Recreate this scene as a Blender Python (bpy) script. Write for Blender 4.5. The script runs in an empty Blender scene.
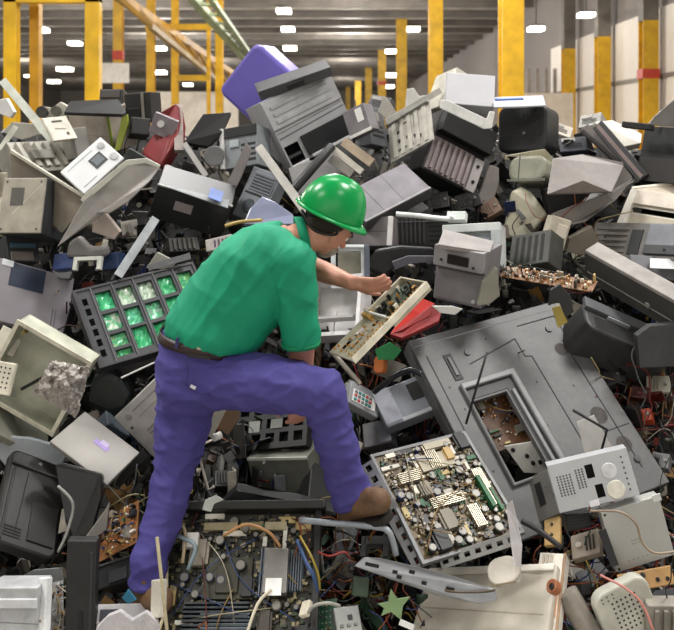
import bpy, bmesh, math, random
from mathutils import Vector, Matrix, noise
F = 900.0; CXP = 337.0; HZ = 130.0; CAMZ = 2.4
SC = bpy.context.scene; COL = SC.collection
rnd = random.Random(7)

# ---------------------------------------------------------------- placing: pixel + distance -> point of the place
def P(px, py, d):
    return Vector(((px - CXP) * d / F, d, CAMZ - (py - HZ) * d / F))
def interp(t, pts):
    if t <= pts[0][0]: return pts[0][1]
    for (a, va), (b, vb) in zip(pts, pts[1:]):
        if t <= b: return va + (vb - va) * (t - a) / (b - a)
    return pts[-1][1]
DP = [(60, 5.9), (120, 5.5), (200, 4.9), (300, 4.4), (400, 4.05), (520, 3.7), (600, 3.42), (640, 3.28), (700, 3.1)]
def D(py): return interp(py, DP)

# ---------------------------------------------------------------- materials
def lin(c):
    c /= 255.0
    return c / 12.92 if c <= 0.04045 else ((c + 0.055) / 1.055) ** 2.4
def rgb(c):
    if isinstance(c, str):
        c = (int(c[0:2], 16), int(c[2:4], 16), int(c[4:6], 16))
    return tuple(lin(v) for v in c)
_M = {}
def mat(c, rough=.5, metal=0.0, var=.3, scale=9.0, dust=.32, emit=0, bump=0.0, alpha=1.0, trans=0.0, c2=None, kind='plain'):
    key = (c, rough, metal, var, scale, dust, emit, bump, alpha, trans, c2, kind)
    if key in _M: return _M[key]
    m = bpy.data.materials.new('mat_%s' % c); m.use_nodes = True
    nt = m.node_tree; N = nt.nodes; L = nt.links
    b = N['Principled BSDF']
    col = rgb(c)
    b.inputs['Roughness'].default_value = rough
    b.inputs['Metallic'].default_value = metal
    if alpha < 1: b.inputs['Alpha'].default_value = alpha
    if trans: b.inputs['Transmission Weight'].default_value = trans
    if not emit and kind != 'fabric':
        lm_ = sum(col) / 3
        if lm_ < .12: col = tuple(v * (.55 + .45 * lm_ / .12) for v in col)
    if emit:
        b.inputs['Base Color'].default_value = (*col, 1)
        b.inputs['Emission Color'].default_value = (*col, 1)
        b.inputs['Emission Strength'].default_value = emit
        _M[key] = m; return m
    tc = N.new('ShaderNodeTexCoord')
    n1 = N.new('ShaderNodeTexNoise'); n1.inputs['Scale'].default_value = scale; n1.inputs['Detail'].default_value = 6
    L.new(tc.outputs['Object'], n1.inputs['Vector'])
    rp = N.new('ShaderNodeValToRGB')
    e = rp.color_ramp.elements
    e[0].position = .3; e[1].position = .7
    if c2:
        e[0].color = (*rgb(c2), 1); e[1].color = (*col, 1); e[0].position = .44; e[1].position = .56
    else:
        e[0].color = tuple(v * (1 - var) for v in col) + (1,); e[1].color = tuple(min(1, v * (1 + var * .6)) for v in col) + (1,)
    L.new(n1.outputs['Fac'], rp.inputs['Fac'])
    out = rp.outputs['Color']
    if dust > 0:
        n2 = N.new('ShaderNodeTexNoise'); n2.inputs['Scale'].default_value = scale * 3.1; n2.inputs['Detail'].default_value = 8; n2.inputs['Roughness'].default_value = .7
        L.new(tc.outputs['Object'], n2.inputs['Vector'])
        r2 = N.new('ShaderNodeMapRange'); r2.inputs['From Min'].default_value = .45; r2.inputs['From Max'].default_value = .75; r2.inputs['To Max'].default_value = dust
        L.new(n2.outputs['Fac'], r2.inputs['Value'])
        mx = N.new('ShaderNodeMix'); mx.data_type = 'RGBA'
        L.new(r2.outputs['Result'], mx.inputs['Factor']); L.new(out, mx.inputs[6])
        lum = sum(col) / 3
        mx.inputs[7].default_value = ((lum * 2.2 + .012, lum * 2.0 + .01, lum * 1.75 + .008, 1) if lum < .12 else (.15, .135, .112, 1))
        out = mx.outputs[2]
    if kind == 'fabric':
        w = N.new('ShaderNodeTexWave'); w.inputs['Scale'].default_value = 260; w.inputs['Distortion'].default_value = 1
        L.new(tc.outputs['Object'], w.inputs['Vector'])
        bp = N.new('ShaderNodeBump'); bp.inputs['Strength'].default_value = .15; bp.inputs['Distance'].default_value = .001
        L.new(w.outputs['Fac'], bp.inputs['Height']); L.new(bp.outputs['Normal'], b.inputs['Normal'])
    elif bump:
        n3 = N.new('ShaderNodeTexNoise'); n3.inputs['Scale'].default_value = scale * 6; n3.inputs['Detail'].default_value = 4
        L.new(tc.outputs['Object'], n3.inputs['Vector'])
        bp = N.new('ShaderNodeBump'); bp.inputs['Strength'].default_value = bump; bp.inputs['Distance'].default_value = .01
        L.new(n3.outputs['Fac'], bp.inputs['Height']); L.new(bp.outputs['Normal'], b.inputs['Normal'])
    L.new(out, b.inputs['Base Color'])
    _M[key] = m; return m

# ---------------------------------------------------------------- mesh building
class MB:
    def __init__(s): s.v = []; s.f = []; s.m = []; s.sm = []
    def add(s, vs, fs, m=0, smooth=False):
        o = len(s.v); s.v += [tuple(v) for v in vs]
        for f in fs: s.f.append([i + o for i in f]); s.m.append(m); s.sm.append(smooth)
        return s
    def box(s, c, size, rot=None, m=0):
        hx, hy, hz = size[0] / 2, size[1] / 2, size[2] / 2
        vs = [Vector((x, y, z)) for x in (-hx, hx) for y in (-hy, hy) for z in (-hz, hz)]
        if rot is not None: vs = [rot @ v for v in vs]
        c = Vector(c); vs = [v + c for v in vs]
        return s.add(vs, [(0, 1, 3, 2), (4, 6, 7, 5), (0, 4, 5, 1), (2, 3, 7, 6), (0, 2, 6, 4), (1, 5, 7, 3)], m)
    def b2(s, x0, y0, z0, x1, y1, z1, m=0):
        return s.box(((x0 + x1) / 2, (y0 + y1) / 2, (z0 + z1) / 2), (abs(x1 - x0), abs(y1 - y0), abs(z1 - z0)), None, m)
    def cyl(s, c, r, h, axis='z', n=14, m=0, r2=None):
        r2 = r if r2 is None else r2; vs = []; c = Vector(c)
        for k, (rr, zz) in enumerate(((r, -h / 2), (r2, h / 2))):
            for i in range(n):
                a = 2 * math.pi * i / n; x, y = rr * math.cos(a), rr * math.sin(a)
                p = {'z': (x, y, zz), 'x': (zz, x, y), 'y': (y, zz, x)}[axis]
                vs.append(c + Vector(p))
        s.add(vs, [(i, (i + 1) % n, n + (i + 1) % n, n + i) for i in range(n)], m, True)
        o = len(s.v) - 2 * n
        s.f.append([o + i for i in range(n)][::-1]); s.m.append(m); s.sm.append(False)
        s.f.append([o + n + i for i in range(n)]); s.m.append(m); s.sm.append(False)
        return s
    def tube(s, pts, r, n=6, m=0, closed=False):
        pts = [Vector(p) for p in pts]; k = len(pts); vs = []; up = None
        for i, p in enumerate(pts):
            t = (pts[min(i + 1, k - 1)] - pts[max(i - 1, 0)])
            if t.length < 1e-9: t = Vector((0, 0, 1))
            t.normalize()
            if up is None: up = t.orthogonal().normalized()
            else:
                up = (up - t * up.dot(t))
                up = up.normalized() if up.length > 1e-6 else t.orthogonal().normalized()
            w = t.cross(up); rr = r[i] if isinstance(r, (list, tuple)) else r
            for j in range(n):
                a = 2 * math.pi * j / n; vs.append(p + (up * math.cos(a) + w * math.sin(a)) * rr)
        fs = [(i * n + j, i * n + (j + 1) % n, (i + 1) * n + (j + 1) % n, (i + 1) * n + j) for i in range(k - 1) for j in range(n)]
        s.add(vs, fs, m, True)
        o = len(s.v) - k * n
        s.f.append([o + j for j in range(n)][::-1]); s.m.append(m); s.sm.append(False)
        s.f.append([o + (k - 1) * n + j for j in range(n)]); s.m.append(m); s.sm.append(False)
        return s
    def prism(s, poly, z0, z1, m=0):
        n = len(poly); vs = [(x, y, z0) for x, y in poly] + [(x, y, z1) for x, y in poly]
        s.add(vs, [list(range(n))[::-1], [n + i for i in range(n)]] + [(i, (i + 1) % n, n + (i + 1) % n, n + i) for i in range(n)], m)
        return s
    def plate(s, x0, y0, x1, y1, z0, z1, holes, m=0):      # plate with rectangular holes
        xs = sorted(set([x0, x1] + [v for h in holes for v in (h[0], h[2]) if x0 < v < x1]))
        ys = sorted(set([y0, y1] + [v for h in holes for v in (h[1], h[3]) if y0 < v < y1]))
        nx, ny = len(xs) - 1, len(ys) - 1
        def solid(i, j):
            if i < 0 or j < 0 or i >= nx or j >= ny: return False
            cx, cy = (xs[i] + xs[i + 1]) / 2, (ys[j] + ys[j + 1]) / 2
            return not any(h[0] < cx < h[2] and h[1] < cy < h[3] for h in holes)
        for i in range(nx):
            for j in range(ny):
                if not solid(i, j): continue
                a, b, c, d = xs[i], ys[j], xs[i + 1], ys[j + 1]
                vs = [(a, b, z0), (c, b, z0), (c, d, z0), (a, d, z0), (a, b, z1), (c, b, z1), (c, d, z1), (a, d, z1)]
                fs = [(4, 5, 6, 7), (3, 2, 1, 0)]
                if not solid(i - 1, j): fs.append((0, 4, 7, 3))
                if not solid(i + 1, j): fs.append((1, 2, 6, 5))
                if not solid(i, j - 1): fs.append((0, 1, 5, 4))
                if not solid(i, j + 1): fs.append((3, 7, 6, 2))
                s.add(vs, fs, m)
        return s
    def build(s, name, mats, parent=None, bevel=0, smooth=False, mw=None):
        me = bpy.data.meshes.new(name); me.from_pydata(s.v, [], s.f)
        if not isinstance(mats, (list, tuple)): mats = [mats]
        for m in mats: me.materials.append(m)
        me.polygons.foreach_set('material_index', s.m)
        me.polygons.foreach_set('use_smooth', [bool(smooth or q) for q in s.sm])
        me.update()
        o = bpy.data.objects.new(name, me); COL.objects.link(o)
        if parent: o.parent = parent
        if mw is not None: o.matrix_world = mw
        if bevel:
            b = o.modifiers.new('bevel', 'BEVEL'); b.width = bevel; b.segments = 2; b.limit_method = 'ANGLE'
        return o
def tag(o, label, cat, group=None, kind=None):
    if label: o['label'] = label
    if cat: o['category'] = cat
    if group: o['group'] = group
    if kind: o['kind'] = kind
    return o
def empty(name, mw, label, cat, group=None):
    o = bpy.data.objects.new(name, None); o.empty_display_size = .05; COL.objects.link(o)
    o.matrix_world = mw
    return tag(o, label, cat, group)
def R3(rx, ry, rz):
    return (Matrix.Rotation(rz, 3, 'Z') @ Matrix.Rotation(ry, 3, 'Y') @ Matrix.Rotation(rx, 3, 'X'))

# ---------------------------------------------------------------- pose of a rectangle seen at three corners
def pose(c6, ratio, s=1, d=None, off=0.0):
    """three corners (bottom-left, bottom-right, top-left) as seen, true width:height and which way it tips -> frame, W, H"""
    x0, y0, x1, y1, x2, y2 = c6
    a = Vector((x1 - x0, -(y1 - y0))); b = Vector((x2 - x0, -(y2 - y0)))
    cy = y0 - (a.y + b.y) / 2
    if d is None: d = D(cy) + off
    k = -a.dot(b); m = a.length_squared - ratio ** 2 * b.length_squared
    p2 = (-m + math.sqrt(m * m + 4 * ratio ** 2 * k * k)) / 2
    p2 = max(p2, 0); q2 = max((a.length_squared + p2) / ratio ** 2 - b.length_squared, 0)
    p, q = math.sqrt(p2), math.sqrt(q2)
    if q >= 1e-3 or p < 1e-3: q *= s; p *= (1 if k * q >= 0 else -1)
    else: p *= s
    sc = d / F
    p *= sc; q *= sc
    d0 = d - (p + q) / 2
    def pts(p, q):
        return P(x0, y0, d0), P(x1, y1, d0 + p), P(x2, y2, d0 + q)
    def err(p, q):
        A, B, C = pts(p, q); u = B - A; v = C - A
        return Vector((u.dot(v) / (u.length * v.length), math.log(u.length / (ratio * v.length))))
    bp, bq = p, q; be = err(p, q).length
    for it in range(25):
        e = err(p, q)
        if e.length < be: be = e.length; bp, bq = p, q
        if e.length < 1e-5: break
        h = 1e-4
        j1 = (err(p + h, q) - e) / h; j2 = (err(p, q + h) - e) / h
        det = j1.x * j2.y - j2.x * j1.y
        if abs(det) < 1e-4: break
        dp = (-e.x * j2.y + e.y * j2.x) / det; dq = (-j1.x * e.y + j1.y * e.x) / det
        st = min(1, .06 / max(abs(dp), abs(dq), 1e-9))
        p += dp * st; q += dq * st
    p, q = bp, bq
    A, B, C = pts(p, q)
    W = (B - A).length; H = (C - A).length
    ex = (B - A).normalized(); ey = (C - A); ey = (ey - ex * ey.dot(ex)).normalized(); ez = ex.cross(ey)
    c = (B + C) / 2
    mw = Matrix(((ex.x, ey.x, ez.x, c.x), (ex.y, ey.y, ez.y, c.y), (ex.z, ey.z, ez.z, c.z), (0, 0, 0, 1)))
    return mw, W, H

DARK = '17181a'
def feats(root, W, H, fs, z=0.0, body=None):
    """small pieces on the front face; u,v run 0..1 from the bottom-left corner"""
    X = lambda u: (u - .5) * W
    Y = lambda v: (v - .5) * H
    for f in fs:
        k = f[0]
        if k in ('panel', 'label', 'screen', 'bay', 'lid', 'strip', 'key_panel', 'sticker', 'drawer', 'handle', 'ridge'):
            _, u0, v0, u1, v1, h, c = f[:7]
            mb = MB().b2(X(u0), Y(v0), z - .002, X(u1), Y(v1), z + h)
            nm = {'panel': 'front_panel', 'bay': 'drive_bay', 'strip': 'trim_strip'}.get(k, k)
            o = mb.build(nm, mat(c, .35 if k == 'screen' else .55, var=.12 if k in ('label', 'sticker') else .2, dust=.1), root, bevel=min(.003, h * .4) if h > .003 else 0)
            if len(f) > 7: o['label'] = f[7]
        elif k in ('slits', 'vent'):
            _, u0, v0, u1, v1, n, dr, c = f
            mb = MB()
            for i in range(n):
                if dr == 'h':
                    y0 = Y(v0 + (v1 - v0) * (i + .2) / n); y1 = Y(v0 + (v1 - v0) * (i + .7) / n)
                    mb.b2(X(u0), y0, z - .002, X(u1), y1, z + .0015)
                else:
                    x0 = X(u0 + (u1 - u0) * (i + .2) / n); x1 = X(u0 + (u1 - u0) * (i + .7) / n)
                    mb.b2(x0, Y(v0), z - .002, x1, Y(v1), z + .0015)
            mb.build('vent', mat(c, .7, dust=.1), root)
        elif k == 'ribs':
            _, u0, v0, u1, v1, n, dr, h, c = f
            mb = MB()
            for i in range(n):
                if dr == 'h':
                    mb.b2(X(u0), Y(v0 + (v1 - v0) * (i + .25) / n), z - .002, X(u1), Y(v0 + (v1 - v0) * (i + .75) / n), z + h)
                else:
                    mb.b2(X(u0 + (u1 - u0) * (i + .25) / n), Y(v0), z - .002, X(u0 + (u1 - u0) * (i + .75) / n), Y(v1), z + h)
            mb.build('ribs', mat(c, .55), root, bevel=.0015)
        elif k == 'dots':
            _, u0, v0, u1, v1, nx, ny, r, c = f
            mb = MB()
            for i in range(nx):
                for j in range(ny):
                    mb.cyl((X(u0 + (u1 - u0) * (i + .5) / nx), Y(v0 + (v1 - v0) * (j + .5) / ny), z), r, .002, n=8)
            mb.build('perforation', mat(c, .7, dust=0), root)
        elif k == 'disc':
            _, u, v, r, h, c = f[:6]
            mb = MB().cyl((X(u), Y(v), z + h / 2), r, h + .001, n=20, r2=r * .9).cyl((X(u), Y(v), z + h), r * .45, h * .5, n=14)
            mb.build(f[6] if len(f) > 6 else 'knob', mat(c, .4), root, bevel=0)
        elif k == 'screws':
            for (u, v) in f[1]: MB().cyl((X(u), Y(v), z + .001), .0045, .003, n=8).build('screw', mat('3a3a3a', .4, .6, dust=0), root)
        elif k == 'groove':
            _, us, w, c = f
            mb = MB()
            for (a, b), (c_, d_) in zip(us, us[1:]):
                p = Vector((X(a), Y(b), z)); q = Vector((X(c_), Y(d_), z)); t = q - p
                ang = math.atan2(t.y, t.x)
                mb.box((p + q) / 2, (t.length + w * .5, w, .0016), R3(0, 0, ang))
            mb.build('seam', mat(c, .7, dust=0), root)
        elif k == 'cable':
            _, us, r, c = f
            MB().tube([(X(u), Y(v), z + h) for u, v, h in us], r, 6).build('cable', mat(c, .5, dust=0), root)

def shell_box(W, H, T, holes=(), wall=.004):
    """hollow box whose front has openings"""
    mb = MB(); x, y = W / 2, H / 2
    hs = [((u0 - .5) * W, (v0 - .5) * H, (u1 - .5) * W, (v1 - .5) * H) for u0, v0, u1, v1 in holes]
    mb.plate(-x, -y, x, y, -wall, 0, hs)
    mb.b2(-x, -y, -T, x, y, -T + wall)
    mb.b2(-x, -y, -T + wall, -x + wall, y, -wall); mb.b2(x - wall, -y, -T + wall, x, y, -wall)
    mb.b2(-x + wall, -y, -T + wall, x - wall, -y + wall, -wall); mb.b2(-x + wall, y - wall, -T + wall, x - wall, y, -wall)
    return mb
def rbox(W, H, T, r, n=4):
    """box with rounded front-view corners"""
    poly = []
    r = min(r, W * .45, H * .45)
    for cx, cy, a0 in ((W / 2 - r, -H / 2 + r, -90), (W / 2 - r, H / 2 - r, 0), (-W / 2 + r, H / 2 - r, 90), (-W / 2 + r, -H / 2 + r, 180)):
        for i in range(n + 1):
            a = math.radians(a0 + 90 * i / n); poly.append((cx + r * math.cos(a), cy + r * math.sin(a)))
    return MB().prism(poly, -T, 0)

def case(name, label, cat, c6, ratio, T, color, fs=(), s=1, off=0, d=None, rough=.5, metal=0, holes=(), shape='box', r=.02, side=None, inner=DARK, bevel=.004, group=None, dust=.35, var=.28, partname='body', taper=.55):
    mw, W, H = pose(c6, ratio, s, d, off)
    root = empty(name, mw, label, cat, group)
    m = mat(color, rough, metal, var=var, dust=dust); 
    if shape == 'box' and not holes:
        MB().b2(-W / 2, -H / 2, -T, W / 2, H / 2, 0).build(partname, m, root, bevel=bevel)
    elif shape == 'box':
        shell_box(W, H, T, holes).build(partname, m, root)
        MB().b2(-W / 2 + .006, -H / 2 + .006, -T + .006, W / 2 - .006, H / 2 - .006, -T * .55).build('interior', mat(inner, .7), root)
    elif shape == 'round':
        rbox(W, H, T, r, 6).build(partname, m, root, bevel=bevel)
    elif shape == 'tray':
        w = .006; x, y = W / 2, H / 2
        mb = MB().b2(-x, -y, -T, x, y, -T + w)
        mb.b2(-x, -y, -T + w, -x + w, y, 0).b2(x - w, -y, -T + w, x, y, 0).b2(-x + w, -y, -T + w, x - w, -y + w, 0).b2(-x + w, y - w, -T + w, x - w, y, 0)
        mb.build(partname, m, root, bevel=.002)
        rim = MB().plate(-x - .006, -y - .006, x + .006, y + .006, -.003, .003, [(-x + .012, -y + .012, x - .012, y - .012)])
        rim.build('rim', mat(side or color, rough), root, bevel=.001)
    elif shape == 'crt':
        x, y = W / 2, H / 2; t = taper
        vs = []
        for (sx, zz) in ((t * .8, -T * .0), (t, -T * .12), (.92, -T * .55), (1, -T * .62), (1, -T)):
            vs += [(-x * sx, -y * sx, zz), (x * sx, -y * sx, zz), (x * sx, y * sx, zz), (-x * sx, y * sx, zz)]
        fs_ = [(0, 1, 2, 3)] + [(4 * k + i, 4 * k + 4 + i, 4 * k + 4 + (i + 1) % 4, 4 * k + (i + 1) % 4) for k in range(4) for i in range(4)] + [(19, 18, 17, 16)]
        MB().add(vs, fs_).build(partname, m, root, bevel=.012)
    elif shape == 'frame':
        hs = [((u0 - .5) * W, (v0 - .5) * H, (u1 - .5) * W, (v1 - .5) * H) for u0, v0, u1, v1 in holes]
        MB().plate(-W / 2, -H / 2, W / 2, H / 2, -T, 0, hs).build(partname, m, root, bevel=0)
    if side and shape == 'box':
        MB().b2(-W / 2 - .0015, -H / 2 - .0015, -T * .985, W / 2 + .0015, H / 2 + .0015, -T * .04).build('side_panel', mat(side, rough, metal, dust=dust), root, bevel=.002)
    feats(root, W, H, fs)
    return root

def sheet(name, label, cat, pts, T, color, d=None, off=0, rough=.5, metal=0, group=None, bevel=.003, dust=.25, kind=None, extra=(), bump=0, alpha=1, trans=0, parent=None, smooth=False, var=.2):
    """bent or flat plate with its own outline; pts = (px, py, extra distance)"""
    cy = sum(p[1] for p in pts) / len(pts)
    if d is None: d = D(cy) + off
    V = [P(p[0], p[1], d + (p[2] if len(p) > 2 else 0)) for p in pts]
    c = sum(V, Vector()) / len(V)
    n = Vector()
    for i in range(len(V)):
        n += (V[i] - c).cross(V[(i + 1) % len(V)] - c)
    n.normalize()
    if n.y > 0: n = -n; V = V[::-1]
    mb = MB(); k = len(V)
    tri = bmesh.new()
    fv = [tri.verts.new(v - c) for v in V]; tri.faces.new(fv)
    tri.verts.index_update(); bmesh.ops.triangulate(tri, faces=tri.faces[:], ngon_method='EAR_CLIP')
    tf = [[v.index for v in f.verts] for f in tri.faces]; tri.free()
    vs = [v - c for v in V] + [v - c - n * T for v in V]
    fs = tf + [[k + i for i in f][::-1] for f in tf] + [(i, k + i, k + (i + 1) % k, (i + 1) % k) for i in range(k)]
    mb.add(vs, fs)
    o = mb.build(name, mat(color, rough, metal, dust=dust, bump=bump, alpha=alpha, trans=trans, var=var), None, bevel=bevel)
    o.location = c
    if parent: o.parent = parent; o.matrix_parent_inverse = parent.matrix_world.inverted()
    else: tag(o, label, cat, group, kind)
    bpy.context.view_layer.update()
    for e in extra: e(o, c, d)
    return o

def bar(name, label, cat, pts, w, t, color, metal=0, rough=.45, group=None, profile='box', dust=.15, slots=0):
    """straight rail between two seen points (px, py, distance)"""
    A = P(*pts[0]); B = P(*pts[1]); ex = (B - A).normalized()
    vw = -((A + B) / 2 - Vector((0, 0, CAMZ))).normalized()
    ey = vw.cross(ex).normalized(); ez = ex.cross(ey); c = (A + B) / 2
    mw = Matrix(((ex.x, ey.x, ez.x, c.x), (ex.y, ey.y, ez.y, c.y), (ex.z, ey.z, ez.z, c.z), (0, 0, 0, 1)))
    L = (B - A).length; mb = MB(); m = mat(color, rough, metal, dust=dust)
    if slots:
        hs = []
        for i in range(slots):
            x = -L / 2 + L * (i + .25) / slots; hs.append((x, -w * .18, x + L / slots * .5, w * .18))
        mb.plate(-L / 2, -w / 2, L / 2, w / 2, -.003, 0, hs)
        mb.b2(-L / 2, -w / 2, -t, L / 2, -w / 2 + .003, -.003).b2(-L / 2, w / 2 - .003, -t, L / 2, w / 2, -.003)
    elif profile == 'tube': mb.cyl((0, 0, 0), w / 2, L, 'x', 12)
    elif profile == 'U':
        mb.b2(-L / 2, -w / 2, -.003, L / 2, w / 2, 0).b2(-L / 2, -w / 2, -t, L / 2, -w / 2 + .003, -.003).b2(-L / 2, w / 2 - .003, -t, L / 2, w / 2, -.003)
    else: mb.b2(-L / 2, -w / 2, -t, L / 2, w / 2, 0)
    o = mb.build(name, m, None, bevel=.0015); o.matrix_world = mw
    return tag(o, label, cat, group)

def smoothpath(pts, n=6):
    pts = [Vector(p) for p in pts]
    if len(pts) < 3: return pts
    q = [pts[0] * 2 - pts[1]] + pts + [pts[-1] * 2 - pts[-2]]; out = []
    for i in range(1, len(q) - 2):
        for k in range(n):
            t = k / n; a, b, c, d = q[i - 1:i + 3]
            out.append(.5 * ((2 * b) + (c - a) * t + (2 * a - 5 * b + 4 * c - d) * t * t + (3 * b - a - 3 * c + d) * t ** 3))
    out.append(pts[-1]); return out
def cable(name, label, cat, pts, r, color, rough=.45, metal=0, group=None, smooth=True, dust=.05):
    V = [P(*p) for p in pts]; c = sum(V, Vector()) / len(V)
    V = [v - c for v in V]
    if smooth: V = smoothpath(V)
    o = MB().tube(V, r, 8).build(name, mat(color, rough, metal, dust=dust), None); o.location = c
    return tag(o, label, cat, group)

CAPC = ['1b1d20', '23305a', '161719', '4d4a42', '2c241d']
def board(name, label, cat, c6, ratio, color, seed=1, s=1, off=0, d=None, n=60, caps=10, chips=6, sinks=2, conns=5, trafo=2, wires=3, T=.0025, frame=None, group=None, pcbname='circuit_board', tall=1.0, cols=None, sinkcol='b9b6ad', csize=1.0, cmp_cols=('c9c2ae', '3b3a36', '8a7a58', 'd8d2c4', '6b4a2c'), root=None, W=None, H=None):
    R = random.Random(seed)
    if root is None:
        mw, W, H = pose(c6, ratio, s, d, off); root = empty(name, mw, label, cat, group)
    bm = mat(color, .5, c2=cols, scale=22) if cols else mat(color, .5, scale=30, var=.35)
    MB().b2(-W / 2, -H / 2, -T, W / 2, H / 2, 0).build(pcbname, bm, root)
    k = min(W, H); occ = []
    def spot(w, h):
        for t in range(40):
            x = R.uniform(-W / 2 + w / 2, W / 2 - w / 2) if W > w else 0; y = R.uniform(-H / 2 + h / 2, H / 2 - h / 2) if H > h else 0
            if all(abs(x - a) > (w + c) / 2 or abs(y - b) > (h + e) / 2 for a, b, c, e in occ): break
        occ.append((x, y, w, h)); return x, y
    for i in range(sinks):
        w, h, t = k * R.uniform(.22, .4), k * R.uniform(.1, .16), .022 * tall
        if R.random() < .5: w, h = h, w
        x, y = spot(w, h); mb = MB().b2(x - w / 2, y - h / 2, 0, x + w / 2, y + h / 2, t * .4)
        nf = 6
        for j in range(nf):
            if w > h: mb.b2(x - w / 2, y - h / 2 + h * j / nf, t * .4, x + w / 2, y - h / 2 + h * (j + .45) / nf, t)
            else: mb.b2(x - w / 2 + w * j / nf, y - h / 2, t * .4, x - w / 2 + w * (j + .45) / nf, y + h / 2, t)
        mb.build('heat_sink', mat(sinkcol, .35, .5), root)
    for i in range(trafo):
        w = k * R.uniform(.1, .16); x, y = spot(w, w * 1.1)
        MB().b2(x - w / 2, y - w * .55, 0, x + w / 2, y + w * .55, .02 * tall).b2(x - w * .34, y - w * .65, .004, x + w * .34, y + w * .65, .026 * tall).build('transformer', mat(R.choice(['4a4238', 'c8a86a', '2c2c2e', '8c8474']), .5), root, bevel=.001)
    for i in range(caps):
        r = k * R.uniform(.018, .042); h = R.uniform(.012, .032) * tall; x, y = spot(2 * r, 2 * r)
        MB().cyl((x, y, h / 2), r, h, n=12).cyl((x, y, h), r * .8, .0012, n=12, m=1).build('capacitor', [mat(R.choice(CAPC), .35, dust=.1), mat('7d7a72', .4, .3, dust=0)], root)
    for i in range(chips):
        w, h = k * R.uniform(.06, .15), k * R.uniform(.04, .07)
        if R.random() < .5: w, h = h, w
        x, y = spot(w, h); MB().b2(x - w / 2, y - h / 2, 0, x + w / 2, y + h / 2, .005).build('chip', mat(R.choice(['1b1b1d', '222428', '151515']), .4, dust=.1), root)
    for i in range(conns):
        w, h = k * R.uniform(.06, .2), k * R.uniform(.03, .05)
        if R.random() < .5: w, h = h, w
        x, y = spot(w, h); MB().b2(x - w / 2, y - h / 2, 0, x + w / 2, y + h / 2, .012 * tall).build('connector', mat(R.choice(['e6e0cf', 'd9d4c6', '2a2a2a', 'c7b27a', '2f6f4a', 'f0ece0']), .5, dust=.1), root, bevel=.0008)
    mb = MB()
    for i in range(n):
        w, h, t = R.uniform(.004, .013) * csize, R.uniform(.003, .008) * csize, R.uniform(.003, .014) * tall
        x, y = R.uniform(-W / 2, W / 2) * .95, R.uniform(-H / 2, H / 2) * .95; q = R.randrange(len(cmp_cols))
        if R.random() < .4: mb.cyl((x, y, t * .5), h * .6, t, n=7, m=q)
        else: mb.box((x, y, t / 2), (w, h, t), R3(0, 0, R.choice([0, 0, 1.57, .6])), q)
    o = mb.build('small_components', [mat(c, .5, dust=.1) for c in cmp_cols], root); o['kind'] = 'stuff'
    for i in range(wires):
        a = Vector((R.uniform(-W / 2, W / 2), R.uniform(-H / 2, H / 2), .012)); b = Vector((R.uniform(-W / 2, W / 2), R.uniform(-H / 2, H / 2), .012))
        m1 = (a + b) / 2 + Vector((R.uniform(-.05, .05), R.uniform(-.05, .05), R.uniform(.015, .04)))
        MB().tube(smoothpath([a, m1, b]), .0022, 6).build('wire', mat(R.choice(['8a6e3e', '6e2620', '1b1c1f', 'a8a08a', '8a7030', '2a4070', 'a39a7e']), .5, dust=0), root)
    if frame:
        x, y = W / 2, H / 2; w = frame[1]
        MB().plate(-x - w, -y - w, x + w, y + w, -.012, .008, [(-x, -y, x, y)]).build('frame', mat(frame[0], .45, frame[2] if len(frame) > 2 else 0), root, bevel=.001)
    return root
# ================================================================ THE HALL
def structure(name, mb, m, bevel=0):
    o = mb.build(name, m, None, bevel=bevel); o['kind'] = 'structure'; return o
XR, XL, YE, ZC = 10.5, -46.0, 150.0, 9.4
def stripes(c1, c2, scale, axis='X', rough=.7, prof='SIN'):
    m = bpy.data.materials.new('mat_ribbed'); m.use_nodes = True; N = m.node_tree.nodes; L = m.node_tree.links; b = N['Principled BSDF']
    tc = N.new('ShaderNodeTexCoord'); w = N.new('ShaderNodeTexWave'); w.bands_direction = axis; w.inputs['Scale'].default_value = scale; w.wave_profile = prof
    w.inputs['Distortion'].default_value = .1
    L.new(tc.outputs['Object'], w.inputs['Vector']); r = N.new('ShaderNodeValToRGB'); r.color_ramp.elements[0].color = (*rgb(c1), 1); r.color_ramp.elements[1].color = (*rgb(c2), 1)
    L.new(w.outputs['Fac'], r.inputs['Fac']); L.new(r.outputs['Color'], b.inputs['Base Color']); b.inputs['Roughness'].default_value = rough
    bp = N.new('ShaderNodeBump'); bp.inputs['Strength'].default_value = .4; bp.inputs['Distance'].default_value = .05; L.new(w.outputs['Fac'], bp.inputs['Height']); L.new(bp.outputs['Normal'], b.inputs['Normal'])
    return m
structure('floor', MB().b2(XL, -6, -.1, XR, YE, 0), mat('a8a49d', .6, scale=.6))
structure('ceiling', MB().b2(XL, -6, ZC, XR, YE, ZC + .2), stripes('8f8983', 'a8a29b', 1.2, 'X'))
structure('wall_left', MB().b2(XL - .3, -6, 0, XL, YE, ZC), stripes('7c7772', '98928c', 1.5, 'Y'))
structure('wall_far', MB().b2(XL, YE, 0, XR, YE + .3, ZC), stripes('8a857e', 'a09a92', .8, 'X'))
structure('wall_near', MB().b2(XL, -6.3, 0, XR, -6, ZC), mat('a8a49c', .7, scale=1))
structure('wall_right', MB().b2(XR, -6, 0, XR + .3, YE, ZC), stripes('77716e', '8f8986', 1.5, 'Y'))
mb = MB()
y = 4.0
while y < 43: mb.b2(XR - .06, y + .06, 0, XR - .005, y + 4.94, 6.35); y += 5.0
structure('trim_1', mb, mat('e2dcd4', .6, scale=.8, var=.06, dust=.06))          # white lining panels on the right wall
structure('trim_2', MB().b2(XR - .16, -5, 4.08, XR - .07, 75, 4.2), mat('77736c', .5))   # conduit rail
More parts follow.
